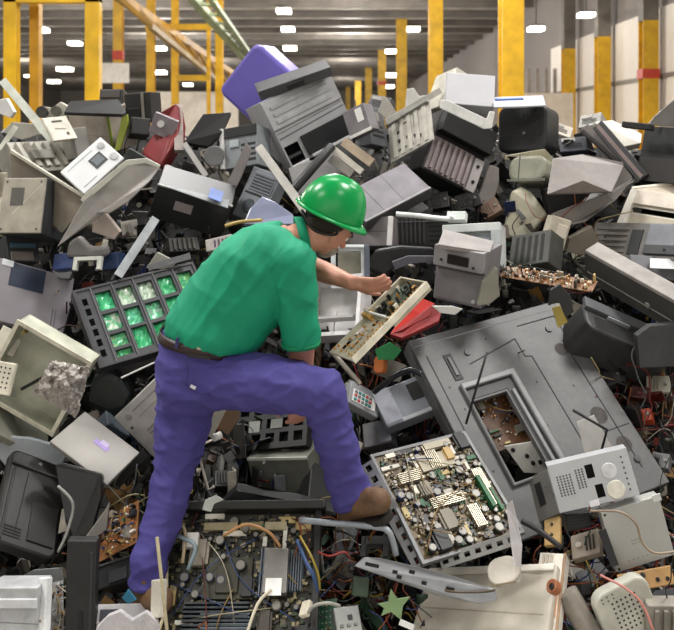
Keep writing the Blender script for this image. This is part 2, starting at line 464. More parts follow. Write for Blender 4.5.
mb = MB(); y = 6.0
while y < YE: mb.b2(XL, y, ZC - .45, XR, y + .22, ZC); y += 4.2
structure('trim_3', mb, mat('6f6a64', .7, scale=1))        # dark roof beams
mb = MB(); y = 8.1
while y < YE: mb.b2(XL, y, ZC - .25, XR, y + .6, ZC); y += 4.2
structure('trim_4', mb, mat('c2bcb3', .6, scale=1))        # pale purlins
YEL = 'd8a90f'
def column(x, y, w, z1, label, group=None, z0=0, top=None, band=None, name='steel_column', col=YEL):
    root = empty(name, Matrix.Translation((x, y, z0)), label, 'column', group)
    mb = MB().b2(-w / 2, -w / 2, 0, w / 2, -w / 2 + .03, z1 - z0).b2(-w / 2, w / 2 - .03, 0, w / 2, w / 2, z1 - z0).b2(-w * .12, -w / 2 + .03, 0, w * .12, w / 2 - .03, z1 - z0)
    mb.build('post', mat(col, .45, scale=2, dust=.08), root)
    MB().b2(-w * .7, -w * .7, 0, w * .7, w * .7, .04).build('base_plate', mat('7a6a30', .5), root)
    if top: MB().b2(-w / 2, -w / 2, z1 - z0, w / 2, w / 2, top - z0).build('upper_post', mat('6d6862', .6, scale=2), root)
    if band: MB().b2(-w * .56, -w * .56, band - z0, w * .56, w * .56, band - z0 + .3).build('red_band', mat('c2381f', .5), root)
    return root
# right wall row: yellow below, grey above
names = {28.9: 'yellow wall column nearest the right edge, with a red mark', 33.9: 'middle yellow column of the three on the white right wall', 38.9: 'leftmost yellow column of the three on the white right wall'}
for yy in (28.9, 33.9, 38.9):
    column(XR - .5, yy, .5, 5.9, names.get(yy, 'yellow wall column standing farther down the right wall'), None if yy in names else 'far wall columns', top=ZC, band=4.05 if yy == 28.9 else None)
# inner row
for i, (px, dd, w) in enumerate(((511, 20.7, .5), (435.5, 36.5, .55), (401.5, 55, .62), (382, 76, .66), (368.5, 98, .7), (358, 120, .8), (348, 138, .7))):
    x = (px - CXP) * dd / F
    column(x, dd, w, ZC, ['thick yellow column rising behind the black box on the right ridge', 'yellow column behind the pale case left of the white box', 'yellow column rising above the perforated white chassis'][i] if i < 3 else 'thin distant yellow column of the middle row', None if i < 3 else 'distant middle row columns', band={3: 6.2, 4: 4.6}.get(i))
# left portal frames
def zat(py, d): return CAMZ - (py - HZ) * d / F
pd = 14.0; X_ = lambda px: (px - CXP) * pd / F
r = empty('portal_frame', Matrix.Translation((X_(50), pd, 0)), 'big yellow steel portal frame at the upper left, with four posts', 'frame')
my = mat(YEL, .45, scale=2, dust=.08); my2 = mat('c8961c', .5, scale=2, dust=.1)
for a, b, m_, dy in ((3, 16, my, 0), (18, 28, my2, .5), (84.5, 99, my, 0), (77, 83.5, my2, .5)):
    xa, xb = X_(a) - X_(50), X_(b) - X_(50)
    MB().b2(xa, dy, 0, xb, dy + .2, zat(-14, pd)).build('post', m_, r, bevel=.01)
MB().b2(X_(3) - X_(50), 0, zat(2.5, pd), X_(99) - X_(50), .2, zat(-14, pd)).build('crossbeam', my, r, bevel=.01)
pd2 = 30.0; X2 = lambda px: (px - CXP) * pd2 / F
for i, (a, b, lab) in enumerate(((114, 123, 'yellow post behind the white hanging sign, with a red mark'), (142, 150, 'yellow post between the sign and the red casing'), (163, 170, 'slim yellow post above the red casing'), (206, 214, 'yellow post left of the purple monitor'), (193, 197, 'thinnest yellow post, left of the purple monitor'))):
    w = X2(b) - X2(a)
    column(X2((a + b) / 2), pd2 + i * .8, w, ZC - .5, lab, band=zat(60, pd2) if i == 0 else None)
mb = MB()
def beam3(mb, p, q, w):
    A, B = Vector(p), Vector(q); t = B - A; mb.box((A + B) / 2, (t.length, w, w), t.to_track_quat('X', 'Z').to_matrix())
g = empty('crane_girder', Matrix.Identity(4), 'yellow overhead crane girder slanting down across the upper left', 'girder')
mb = MB(); beam3(mb, P(112, -8, 24), P(236, 76, 44), .24); mb.build('top_chord', mat('b98a1c', .5, scale=2), g)
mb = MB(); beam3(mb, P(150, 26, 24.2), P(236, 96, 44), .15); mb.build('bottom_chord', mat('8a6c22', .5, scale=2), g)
mb = MB()
for i in range(9):
    t = i / 9; t2 = (i + .5) / 9
    mb = MB(); beam3(mb, P(112, -8, 24).lerp(P(236, 76, 44), t), P(150, 26, 24.2).lerp(P(236, 96, 44), t2), .12); mb.build('brace', mat('a97f22', .5, scale=2), g)
mb = None
g = empty('mezzanine_rail', Matrix.Identity(4), 'yellow horizontal rails between the slim posts at the upper left', 'rail')
for (a, b, yy) in ((146, 212, 27), (176, 210, 78)):
    mb = MB(); beam3(mb, P(a, yy, 31), P(b, yy, 31), .2); mb.build('rail', my, g)
g = empty('roof_truss', Matrix.Identity(4), 'green steel roof truss slanting in from the top left of centre', 'truss')
gm = mat('7d8f62', .5, scale=2)
mb = MB(); beam3(mb, P(186, -10, 16), P(247, 62, 30), .16); mb.build('upper_chord', gm, g)
mb = MB(); beam3(mb, P(205, -10, 16), P(253, 58, 30), .1); mb.build('lower_chord', gm, g)
mb = MB()
for i in range(10):
    beam3(mb, P(186, -10, 16).lerp(P(247, 62, 30), i / 10), P(205, -10, 16).lerp(P(253, 58, 30), (i + .5) / 10), .06)
mb.build('web', mat('9aa583', .5), g)
# hanging sign
sg = empty('hanging_sign', Matrix.Translation(P(115, 73, 27)), 'blank white rectangular sign hanging by the yellow posts at the upper left', 'sign')
MB().b2(-.42, -.01, -.3, .42, .02, .3).build('panel', mat('dcd8d2', .5, scale=2, var=.05), sg)
MB().b2(-.3, 0, .3, -.28, .01, 1.6).b2(.28, 0, .3, .3, .01, 1.6).build('hanger', mat('55524e', .5), sg)
# pale partition and crates far behind
o = MB().b2(-2.0, 0, 0, 2.0, .15, 4.1).build('partition', mat('e0dad0', .6, scale=1, var=.08), None); o.location = ((193 - CXP) * 40 / F, 40, 0); tag(o, 'low white partition wall far behind the slim yellow posts', 'partition')
o = MB().b2(-1.0, 0, 0, 1.0, .3, 3.55).build('partition', mat('d8cbbb', .6, scale=1, var=.08), None); o.location = ((541 - CXP) * 28 / F, 28, 0); tag(o, 'beige partition panel behind the black box on the right ridge', 'partition')
mb = MB()
for i in range(6): mb.b2(-1.3 + i * .4, 0, 0, -1.14 + i * .4, .1, 5.2)
o = mb.build('strip_door', mat('a39d96', .5, scale=1), None); o.location = ((538 - CXP) * 41 / F, 41, 0); tag(o, 'far grey doorway with pale vertical strips, right of the thick column', 'door')
# ---------------- ceiling lamps (rows of high bay lights)
lm = mat('fff6e4', emit=9.0); k = 0
lamps = [(40, 32, 1), (75, 45, .8), (65, 71, .9), (54, 83, .7), (29, 77, .5), (160, 50, .8), (160, 74, .8), (188, 86, .6), (284, 13, 1), (288, 31, .9), (290, 50, .9), (413, 31, .9), (391, 53, .8), (390, 77, .9), (389, 88, .7), (536, 31, 1), (586, 17, 1)]
llab = ['glowing lamp seen through the yellow frame, highest one there', 'small glowing lamp beside the portal post', 'lower glowing lamp inside the yellow frame', 'glowing lamp just below and left of another inside the frame', 'smallest glowing lamp at the far left',
 'glowing lamp between slim yellow posts, above the strip lamp over the red casing', 'glowing strip lamp just above the red casing', 'faint glowing lamp near the slim posts', 'highest of the three glowing lamps above the grey printer', 'middle of the three glowing lamps above the grey printer', 'lowest of the three glowing lamps above the grey printer',
 'glowing lamp at top, between two yellow columns right of centre', 'glowing lamp above the lower pair right of centre', 'upper lamp of the close pair between yellow columns', 'lower lamp of the close pair between yellow columns', 'glowing lamp right of the thick yellow column', 'rightmost glowing lamp, at the top right']
for (px, py, sc_), lab in zip(lamps, llab):
    hz = 6.25 if py < 70 else (6.0 if py > 75 else 6.2)
    hz = {536: 4.6, 586: 4.2}.get(px, hz)
    dd = F * hz / (HZ - py); z = CAMZ + hz; x = (px - CXP) * dd / F
    w = 14 * sc_ * dd / F
    rt = empty('high_bay_lamp', Matrix.Translation((x, dd, z)), lab, 'lamp')
    MB().b2(-w / 2, -w * .6, 0, w / 2, w * .6, w * .28).build('diffuser', lm, rt)
    MB().b2(-w * .52, -w * .65, w * .28, w * .52, w * .65, w * .4).build('housing', mat('5a5752', .5), rt)
    MB().b2(-.02, -.02, w * .4, .02, .02, max(w * .45, ZC - z)).build('hanger', mat('44423f', .5), rt)
# ================================================================ THE HEAP (uncountable small scrap)
SKY = [(-260, 140), (-100, 128), (0, 122), (60, 118), (130, 112), (200, 132), (260, 128), (350, 125), (400, 120), (450, 115), (520, 122), (560, 138), (640, 142), (820, 150), (950, 165)]
def sky(px): return interp(px, SKY)
mb = MB(); NXg, NYg = 84, 60
vs = []
for j in range(NYg + 1):
    for i in range(NXg + 1):
        px = -280 + 1240 * i / NXg; t = j / NYg; py = 720 + (sky(px) + 6 - 720) * t
        p = P(px, py, D(py) + .34)
        q = noise.noise(p * 3.0) * .1 + noise.noise(p * 9) * .04
        vs.append(p + Vector((0, q, -abs(q) * .5)))
# back slope
for j in range(1, 9):
    for i in range(NXg + 1):
        p = vs[NYg * (NXg + 1) + i]; t = j / 8
        vs.append(Vector((p.x * (1 + t * .5), p.y + 4.2 * t, p.z * (1 - t) + .0 * t + noise.noise(Vector((p.x * 2, j, 0))) * .12 * (1 - t))))
R_ = NXg + 1
fs = [(j * R_ + i, j * R_ + i + 1, (j + 1) * R_ + i + 1, (j + 1) * R_ + i) for j in range(NYg + 8) for i in range(NXg)]
base = len(vs)
for i in range(NXg + 1): p = vs[i]; vs.append(Vector((p.x, p.y - .15, 0)))
fs += [(base + i, base + i + 1, i + 1, i) for i in range(NXg)]
mb.add(vs, fs, 0, True)
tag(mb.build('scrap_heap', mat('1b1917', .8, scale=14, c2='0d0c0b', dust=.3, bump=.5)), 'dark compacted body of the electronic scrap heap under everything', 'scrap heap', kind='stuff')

# small fragments: palette by place
PAL = ['111112', '19191b', '27272a', '3d3b38', '615d57', '8a857b', 'b5ae9e', 'cfc8b9', '26472f', '523c27', '6a2019', '22305c', '8a6636', '6d6f72']
def wts(px, py):
    if 300 < px < 420 and py > 535: return [5, 4, 4, 3, 2, 2, 1, 1, 5, 4, 4, 1, 2, 2]
    if px > 590 and 350 < py < 480: return [4, 4, 3, 3, 2, 2, 2, 1, 1, 5, 5, 0, 4, 3]
    if px > 555 and py > 500: return [4, 4, 4, 3, 3, 3, 2, 2, 1, 4, 3, 1, 3, 2]
    if 310 < px < 440 and 320 < py < 420: return [6, 5, 4, 3, 2, 2, 1, 1, 2, 3, 1, 1, 1, 2]
    if 60 < px < 140 and py > 480: return [5, 5, 4, 3, 2, 2, 2, 1, 1, 3, 2, 2, 2, 2]
    if py < 180: return [3, 4, 5, 5, 5, 4, 3, 2, 1, 1, 0, 0, 0, 4]
    return [7, 6, 5, 4, 3, 2, 1.5, 1, .6, 1.2, .4, .5, .6, 2]
pm = [mat(c, .5, dust=.2, scale=20) for c in PAL]
mb = MB(); R = random.Random(3)
for i in range(9500):
    px = R.uniform(-230, 900); s_ = sky(px) + 4
    py = s_ + (700 - s_) * R.random() ** .9
    if px < 0 or px > 674:
        if R.random() < .5: continue
    d = D(py) + R.uniform(.06, .34); p = P(px, py, d)
    m = R.choices(range(len(PAL)), wts(px, py))[0]
    rt = R3(R.uniform(0, 6.3), R.uniform(0, 6.3), R.uniform(0, 6.3)); q = R.random()
    L_ = R.choice([.02, .03, .04, .06, .09])
    if q < .3: mb.box(p, (L_ * 1.6, L_, .004), rt, m)
    elif q < .5: mb.box(p, (L_ * 2.2, .008, .006), rt, m)
    elif q < .65: mb.box(p, (L_, L_ * .6, L_ * .4), rt, m)
    elif q < .8:                                                # small angle bracket
        mb.box(p, (L_ * 1.5, L_ * .5, .003), rt, m); mb.box(p + rt @ Vector((0, L_ * .25, L_ * .2)), (L_ * 1.5, .003, L_ * .4), rt, m)
    elif q < .9: mb.cyl(p, L_ * .25, L_ * .6, R.choice('xyz'), 8, m)
    else:
        mb.box(p, (L_, .003, L_ * .5), rt, m); mb.box(p, (.003, L_, L_ * .5), rt, m)
tag(mb.build('scrap_fragments', pm), 'countless small broken plastic and metal fragments filling gaps of the heap', 'scrap', kind='stuff')
# loose wires
WP = ['121214', '1e1e20', '7a241f', '8a4a24', '9c8e66', '2a3a70', '97802f', '6a6e70', 'b5b0a2', '2e4e35', '4a281c']
wm = [mat(c, .45, dust=0) for c in WP]
mb = MB(); R = random.Random(5)
def loose(x0, x1, y0, y1, n, w, off=(.0, .2), r=(.0018, .0035), L_=.09):
    for i in range(n):
        px, py = R.uniform(x0, x1), R.uniform(y0, y1)
        if py < sky(px) + 6: continue
        p = P(px, py, D(py) + R.uniform(*off)); pts = [p]; v = Vector((R.uniform(-1, 1), R.uniform(-.3, .3), R.uniform(-1, 1))).normalized()
        for k in range(R.choice([3, 4, 5])):
            v = (v + Vector((R.uniform(-1, 1), R.uniform(-.5, .5), R.uniform(-1, 1))) * .7).normalized(); pts.append(pts[-1] + v * L_ * R.uniform(.4, 1))
        mb.tube(smoothpath(pts, 4), R.uniform(*r), 5, R.choices(range(len(WP)), w)[0])
G = [6, 5, 1, 1, 1, .5, .5, 3, 2, .5, .5]; C_ = [3, 3, 4, 3, 3, 2, 2, 2, 2, 1.5, 2]
loose(-150, 830, 130, 660, 520, G, (.16, .3))
loose(295, 425, 535, 640, 120, C_, (-.05, .15)); loose(606, 690, 362, 462, 95, [5, 4, 4, 2.5, 1.5, .3, 1.2, 2, 1.5, .5, 6], (.06, .22), (.0018, .004))
loose(556, 660, 500, 640, 90, C_, (-.05, .1)); loose(95, 160, 480, 600, 45, C_, (-.02, .12)); loose(150, 320, 520, 640, 40, C_, (0, .1))
loose(200, 240, 400, 450, 14, C_); loose(320, 440, 330, 420, 40, C_, (.0, .15)); loose(545, 600, 235, 275, 20, C_, (-.02, .1))
tag(mb.build('loose_wires', wm), 'countless loose thin coloured wires tangled all over the scrap heap', 'wires', kind='stuff')
# ================================================================ COUNTABLE THINGS OF THE HEAP
BLK, CHR, GRY, MGR, LGR, CRM, WHT = '1d1e20', '333437', '6f6e6d', '8b8889', 'aaa8a6', 'cdc8b6', 'e9e7e4'
def L(*a, **k): return case(*a, **k)
# ---------------- ridge
L('monitor', 'purple rounded monitor casing standing on the ridge left of the big grey printer', 'monitor', (257, 128, 297, 78, 217, 91), 1.15, .26, '6a5fb4', d=5.45, shape='round', r=.05, s=1, bevel=.022, rough=.4, dust=.03, var=.06,
  fs=[('ridge', .06, .06, .94, .1, .004, '5248a0')])
L('laser_printer', 'large grey laser printer with dark display bay, propped up highest on the ridge', 'printer', (292, 168, 358, 133, 260, 103), 1.12, .3, 'a2a2a4', d=5.15, s=-1, dust=.1, var=.1,
  holes=((.02, .02, .22, .3),), fs=[('panel', -.005, .56, 1.0, .98, .012, 'a9a9ab', 'pale grey ribbed lid'), ('ribs', .08, .6, .9, .92, 3, 'h', .018, 'a5a5a7'), ('groove', [(.02, .42), (.98, .46)], .008, '5d5d60'), ('groove', [(.02, .5), (.98, .52)], .006, '707073'),
     ('screen', .27, .04, .92, .34, .012, '26282b', 'dark display panel'), ('strip', .3, .0, .9, .04, .03, 'd5d5d5'), ('panel', .03, .12, .2, .16, -.03, '3a3a3c'), ('strip', .0, -.03, .24, .02, .02, 'd9d9d9')])
L('paper_cassette', 'charcoal paper cassette strip lying along the top of the big grey printer', 'cassette', (261, 101, 333, 76, 258, 92), 7.5, .14, '4a4a4d', d=5.06, s=-1, fs=[('handle', .38, .2, .62, .7, .008, '202022')])
L('scanner_unit', 'small mauve grey unit with a white label, right of the big grey printer', 'scanner', (350, 138, 371, 128, 342, 113), .95, .1, '807b80', d=4.95, s=1, fs=[('label', .55, .4, .85, .9, .002, 'efeeea', 'white printed label'), ('slits', .6, .45, .8, .8, 3, 'h', '3a3a3a'), ('strip', -.02, -.06, 1.02, .06, .004, 'e2e0dc')])
L('white_box', 'plain white box standing on top of the open black printer on the right ridge', 'box', (444, 103, 494, 107, 446, 72), 1.45, .2, 'cfcfd4', d=5.15, s=1, dust=.02, var=.04, rough=.5, fs=[('groove', [(.02, .02), (.02, .98)], .004, 'b5b3ae')])
r = L('open_printer', 'open black printer with a mauve ribbed roller bed, below the white box', 'printer', (421, 168, 473, 195, 443, 108), .92, .22, '232326', d=5.05, s=1, shape='box', bevel=.012,
  fs=[('ridge', .02, .62, .98, .98, .07, '151618', 'black rounded hood'), ('panel', .03, .03, .8, .55, .012, '8a7f80', 'mauve ribbed bed'), ('ribs', .06, .05, .78, .53, 7, 'v', .03, '9c8f90'), ('panel', .8, .0, .97, .52, .03, 'a9a3a3'), ('disc', .88, .4, .012, .032, '222222'), ('disc', .88, .15, .012, .032, '222222')])
sheet('white_bracket', 'white L-shaped plastic rim over the front of the open black printer', 'bracket', [(441, 100), (447, 100), (487, 119), (490, 111), (495, 112), (492, 128), (484, 129), (440, 108)], .02, 'efefec', d=4.78)
L('casing', 'black textured rounded casing on the right ridge with a white tray on top', 'casing', (497, 153, 546, 151, 498, 107), 1.1, .2, '26272a', d=5.2, shape='round', r=.05, bevel=.015, s=1, fs=[('dots', .1, .15, .9, .9, 10, 10, .004, '151618'), ('disc', .55, .4, .008, .004, '8a8a8a', 'badge')])
L('paper_tray', 'white flat tray with a blue line, lying on the black textured casing', 'tray', (494, 107, 546, 105, 492, 97), 2.4, .012, 'c9ccd2', d=5.1, s=1, fs=[('strip', .05, .6, .6, .75, .006, '3c5fa8')])
L('toner_shell', 'rounded olive grey shell below the black textured casing', 'shell', (507, 182, 545, 181, 509, 156), 1.5, .18, '9a9a88', shape='round', r=.06, bevel=.02, d=5.0, fs=[('groove', [(.3, .0), (.3, 1)], .006, '55564c'), ('strip', .0, .0, 1, .1, .004, '6d6e62')])
sheet('casing_fragment', 'beige fragment wedged under the black textured casing', 'fragment', [(505, 156), (545, 149), (553, 158), (551, 172), (543, 182), (540, 158), (505, 160)], .05, 'a39d84', d=5.05)
sheet('monitor_shell', 'pale yellowish grey monitor shell leaning left of the flapped grey case', 'shell', [(502, 236, 0), (511, 191, .05), (521, 186, .08), (532, 192, .05), (548, 214, -.02), (526, 240, -.05)], .12, 'b2ad97', off=.05, bevel=.015, extra=[lambda o, c, d: None])
sheet('grey_slab', 'thin brownish grey slab standing right of the ribbed open printer', 'slab', [(479, 195), (491, 165), (499, 168), (499, 182), (489, 217), (481, 213)], .06, '89837f', off=.0)
fc = sheet('flapped_case', 'grey metal case with a creased taupe lid folded over its dark opening, right ridge', 'case', [(545, 190), (584, 168), (612, 184), (600, 216), (552, 224)], .12, '111214', d=4.86)
sheet('lid', None, None, [(547, 194, -.1), (553, 158, .12), (582, 154, .16), (623, 162, .15), (624, 166, .14), (612, 192, -.02), (583, 180, -.05)], .008, '675e59', d=4.66, metal=.0, rough=.4, parent=fc)
sheet('side_plate', None, None, [(607, 192, -.03), (624, 166, .1), (633, 178, .12), (617, 199, .0), (585, 222, -.06), (565, 226, -.05), (556, 224, -.04)], .01, '7b7772', d=4.72, parent=fc)
sheet('lower_panel', None, None, [(551, 214, 0), (606, 193, -.05), (614, 200, -.05), (566, 228, -.02)], .01, '6d6863', d=4.7, parent=fc)
# far right
L('grey_strip_drive', 'long dark rack strip leaning down from the ridge, left one of two', 'strip', (632, 176, 640, 169, 580, 130), .14, .05, '5f5854', d=5.2, s=1, fs=[('strip', .05, .02, .3, .98, .004, '1f1f20')])
L('rack_strip', 'long mauve and black rack strip leaning right beside another on the ridge', 'strip', (638, 182, 648, 174, 592, 128), .16, .06, '27272a', d=5.1, s=1, fs=[('strip', .3, .02, .62, .98, .004, '7d6b68')])
sheet('white_cover', 'off-white flat cover on the ridge between the rack strips and dark box', 'cover', [(594, 122, .1), (612, 120, .15), (642, 134, .05), (641, 143, 0), (622, 147, 0)], .05, 'd6d2c6', d=5.3)
L('server_box', 'dark slate box at the far right edge of the ridge', 'box', (636, 180, 700, 186, 645, 126), 1.25, .3, '26292d', d=5.0, s=1, fs=[('groove', [(0, .55), (1, .5)], .006, '232529'), ('panel', .0, .0, 1, .42, .004, '34302e')])
sheet('flap_panel', 'grey triangular flap standing on the dark slate box at the right edge', 'flap', [(648, 125), (655, 116), (676, 98), (690, 90), (690, 128)], .012, '6f6c69', d=4.98)
L('black_bar', 'short black bar lying left of the dark slate box', 'bar', (621, 127, 650, 130, 622, 121), 5, .05, '1c1d1f', d=4.95)
L('beige_case', 'beige open case with a black slot at the right edge', 'case', (618, 226, 690, 239, 633, 190), 2.0, .22, 'd9d3c6', d=4.75, s=1, holes=((.1, .42, 1.0, .56),), dust=.08, fs=[('panel', .0, .0, .1, 1.0, .02, 'e4dfd4'), ('panel', .1, .62, 1.0, 1.0, .02, 'd8cdbf'), ('panel', .12, .04, 1, .38, .004, 'b3aa97')])
L('beige_slab', 'thick beige slab lying just above the beige open case', 'slab', (633, 200, 700, 193, 632, 187), 3.2, .12, 'b5a997', d=4.95, s=1, fs=[('strip', .0, .85, 1, 1.0, .004, 'd8d2c0')])
L('dark_machine', 'long grey machine with a dark slot, under the beige open case', 'machine', (586, 256, 700, 262, 596, 222), 3.2, .2, '65625e', d=4.68, s=1, fs=[('panel', .52, .3, 1, .95, .01, '73757c'), ('strip', .52, .12, 1, .38, .014, '3a3b3f'), ('ribs', .04, .1, .34, .9, 5, 'h', .006, '716c66'), ('bay', .37, .1, .47, .8, .006, '1e2220'), ('disc', .7, .25, .008, .02, '1c1c1c')])
L('white_label_card', 'small white card stuck flat near the right edge under the grey machine', 'card', (650, 268, 676, 269, 650, 258), 2.2, .004, 'eceff2', d=4.42, dust=0)
L('backing_plate', 'bluish grey plate behind the small white card at the right edge', 'plate', (634, 276, 700, 282, 630, 254), 3, .02, '6b6c70', d=4.5)
L('rack_server', 'long dark grey server case with a pale top edge, slanting down to the right', 'server', (586, 279, 694, 343, 585, 250), 3.4, .09, '9a9590', d=4.28, s=-1, fs=[('panel', .0, .0, 1.0, .9, .003, '4b4946', 'dark front face'), ('ridge', .02, .28, .98, .33, .006, '6d6a66'), ('disc', .6, .36, .016, .008, '8a857e')])
L('copier_cover', 'dark charcoal ribbed machine shell below the long server case at the right', 'shell', (588, 326, 676, 364, 582, 298), 2.6, .2, '3e3f40', off=-.02, s=1, shape='round', r=.05, bevel=.012, fs=[('ridge', .0, .62, 1, .98, .02, '55575a'), ('slits', .1, .08, .9, .5, 6, 'h', '232425'), ('strip', .25, .55, .5, .6, .02, '9ea1a3'), ('strip', .72, .66, .75, .86, .026, 'a6a49a')])
sheet('dark_flap', 'matt dark grey flap hanging at the right edge below the charcoal shell', 'flap', [(640, 368), (637, 336), (650, 326), (690, 322), (690, 366)], .05, '434446', d=4.02)
# junk band behind on the ridge
for c6, dd, col, lab, nm in (
    ((560, 152, 588, 150, 558, 138), 5.4, '2c3340', 'dark blue grey box on the ridge behind the creased taupe lid', 'box'),
    ((548, 130, 570, 138, 552, 120), 5.6, 'b9b0a2', 'beige bent scrap piece on the ridge right of centre', 'bent_plate'),
    ((578, 128, 600, 124, 580, 116), 5.7, '8f8d88', 'dusty grey lump at the top of the rack strips', 'bent_plate'),
    ((372, 144, 389, 148, 366, 106), 5.3, '54585e', 'blue grey upright unit between the mauve unit and perforated chassis', 'drive'),
    ((366, 108, 386, 112, 372, 94), 5.55, '4a4b50', 'dark broken lump on the ridge left of the perforated chassis', 'bent_plate')):
    L(nm, lab, nm.replace('_', ' ').replace('bent plate', 'scrap piece'), c6, 1.4, .08, col, d=dd, s=1, fs=[('slits', .15, .2, .8, .6, 3, 'h', '222222'), ('panel', .1, .65, .6, .9, .006, '9a9790')])
# perforated chassis
L('metal_chassis', 'pale perforated metal chassis leaning left of the open black printer', 'chassis', (391, 163, 433, 139, 388, 124), 1.15, .012, 'b5b2a9', d=4.95, shape='frame', s=1, metal=.3,
  holes=((.15, .6, .3, .68), (.4, .35, .48, .44), (.6, .55, .66, .85), (.2, .15, .4, .22), (.7, .2, .76, .3), (.5, .12, .56, .18), (.8, .6, .9, .66), (.35, .75, .5, .8)), fs=[('ribs', .05, .05, .95, .95, 5, 'v', .006, 'c4c0b5'), ('strip', 0, .92, 1, 1.0, .02, '8d8c86'), ('disc', .25, .4, .012, .008, '4a4a4a', 'boss'), ('disc', .62, .32, .01, .008, '4a4a4a', 'boss')])
bar('metal_rail', 'slim grey rail along the top of the perforated chassis', 'rail', ((386, 122, 4.98), (441, 90, 5.15)), .035, .03, 'a19f96', profile='U')
sheet('bracket_plate', 'white bracket plate standing up behind the perforated chassis', 'bracket', [(405, 110), (407, 89), (414, 88), (419, 96), (428, 95), (430, 103), (414, 112)], .02, 'dcdad3', d=5.35)
sheet('bracket_plate', 'small white twisted bracket on the ridge beside the blue grey upright unit', 'bracket', [(378, 112), (384, 96), (390, 102), (398, 115), (392, 124)], .02, 'b9b4ab', d=5.25)
L('beige_panel_box', 'beige narrow side box adjoining the white box on the ridge', 'box', (424, 112, 445, 104, 436, 76), .8, .1, 'c9c5b6', d=5.25, s=1)
# tan beams right of printer
for i, (a, b, w, c, lab) in enumerate((((343, 141, 4.85), (372, 163, 4.8), .05, 'b7a48f', 'tan bar beneath the mauve unit, uppermost of three'), ((332, 148, 4.82), (362, 172, 4.78), .035, 'd6d0c4', 'cream bar under the tan bar above the helmet'), ((330, 158, 4.8), (352, 174, 4.75), .045, '8f8a83', 'grey bar just above the helmet top, lowest of three'))):
    bar('plastic_bar', lab, 'bar', (a, b), w, .03, c)
bar('black_bar', 'black round bar sloping down from the printer towards the helmet', 'bar', ((294, 189, 4.65), (332, 146, 4.8)), .05, .05, '333436', profile='tube')
bar('grey_rail', 'long thin grey rail leaning down to the left of the helmet', 'rail', ((258, 146, 4.85), (306, 212, 4.5)), .045, .03, '928d84', profile='U')
L('grey_slab', 'grey slab lying behind and above the helmet', 'panel', (296, 196, 350, 178, 288, 168), 1.7, .03, '7d7b7c', d=4.85)
r = L('flat_case', 'flat mauve grey case lying right of the helmet, edge on below', 'case', (366, 222, 431, 188, 340, 195), 1.7, .07, '77737a', d=4.6, s=1, rough=.4, dust=.1, side='4d4c4e', fs=[('strip', .0, .0, 1, .04, .004, '9a9798'), ('groove', [(.3, .02), (.3, .98)], .004, '5d5a5e'), ('groove', [(.6, .02), (.62, .98)], .003, '625f63')])
L('lower_case', 'dark layered case under the flat mauve grey case', 'case', (366, 240, 428, 208, 345, 215), 1.8, .05, '3c3c3e', d=4.7, s=1, side='5f5d5e')
# ---------------- mid right
L('grey_carton', 'mauve box with a white edge, right of the worker face', 'box', (352, 246, 392, 246, 354, 217), 1.45, .12, '6d6769', d=4.5, fs=[('strip', .88, .0, 1.0, 1.0, .012, 'd8d4d4'), ('groove', [(0, .5), (.86, .5)], .004, '555052')])
L('black_printer', 'black ribbed printer carrying a white stick, right of the worker face', 'printer', (397, 247, 462, 245, 396, 217), 2.2, .2, '2a2a2c', d=4.55, s=1, fs=[('ribs', .05, .1, .45, .95, 6, 'v', .012, '3a393b'), ('slits', .5, .1, .95, .9, 5, 'h', '121213'), ('strip', .0, .8, 1, .84, .014, '4a4a4d')])
cable('white_stick', 'white slightly bent stick resting on the black ribbed printer', 'stick', ((396, 214, 4.3), (420, 216, 4.3), (447, 219, 4.32), (452, 216, 4.32)), .012, 'e9f0ee')
L('white_block', 'small white block at the right end of the white stick', 'block', (446, 220, 465, 220, 447, 211), 2, .04, 'dfe6e3', d=4.33)
sheet('curved_shell', 'black curved shell piece below the black ribbed printer', 'shell', [(366, 268), (376, 250), (400, 246), (434, 248), (436, 262), (415, 262), (395, 268), (384, 276)], .05, '26262a', d=4.35, bevel=.012)
sheet('curved_shell', 'blue grey curved blade just left of the grey tower', 'shell', [(392, 262), (408, 256), (434, 256), (434, 262), (410, 264), (395, 270)], .02, '55555f', d=4.25)
L('window_frame', 'white and slate square frame just below the worker face', 'frame', (331, 288, 370, 288, 331, 245), .9, .04, 'c9cdd0', shape='frame', d=4.3, holes=((.12, .1, .78, .86),), fs=[('strip', .86, .0, 1.0, 1, .01, '565b68'), ('strip', 0, .93, .86, 1, .012, 'dfe6e8')])
L('cream_block', 'cream block behind the white and slate frame', 'block', (338, 284, 362, 284, 338, 250), .7, .05, 'a9a696', d=4.42)
L('white_basin', 'white plastic basin behind the worker far arm', 'basin', (303, 336, 357, 333, 309, 279), 1.0, .13, 'e3e0df', shape='tray', d=4.25, s=1, dust=.05, side='efedec', fs=[('strip', .05, .28, .9, .32, -.06, 'b5b2b0')])
gt = L('grey_tower', 'grey plastic computer tower with a dark window near its top, beside the red piece', 'computer', (433, 298, 481, 309, 438, 243), .9, .22, '7c797b', d=4.12, s=-1, rough=.45, dust=.08, var=.1,
  fs=[('panel', -.01, .64, 1.0, 1.0, .035, '8c898a', 'paler top section'), ('screen', .28, .71, .72, .88, .04, '26211f'), ('groove', [(0, .61), (1, .6)], .006, '3f3d3e'), ('panel', .04, .04, .96, .58, .006, '757274'), ('disc', .84, .1, .01, .01, 'b5b2b2'), ('disc', .16, .76, .007, .04, '3a3a3a'), ('disc', .82, .72, .007, .04, '3a3a3a')])
sheet('lid', None, None, [(438, 244, -.06), (444, 229, .12), (494, 241, .14), (490, 252, -.02)], .02, '9a9593', d=4.1, parent=gt)
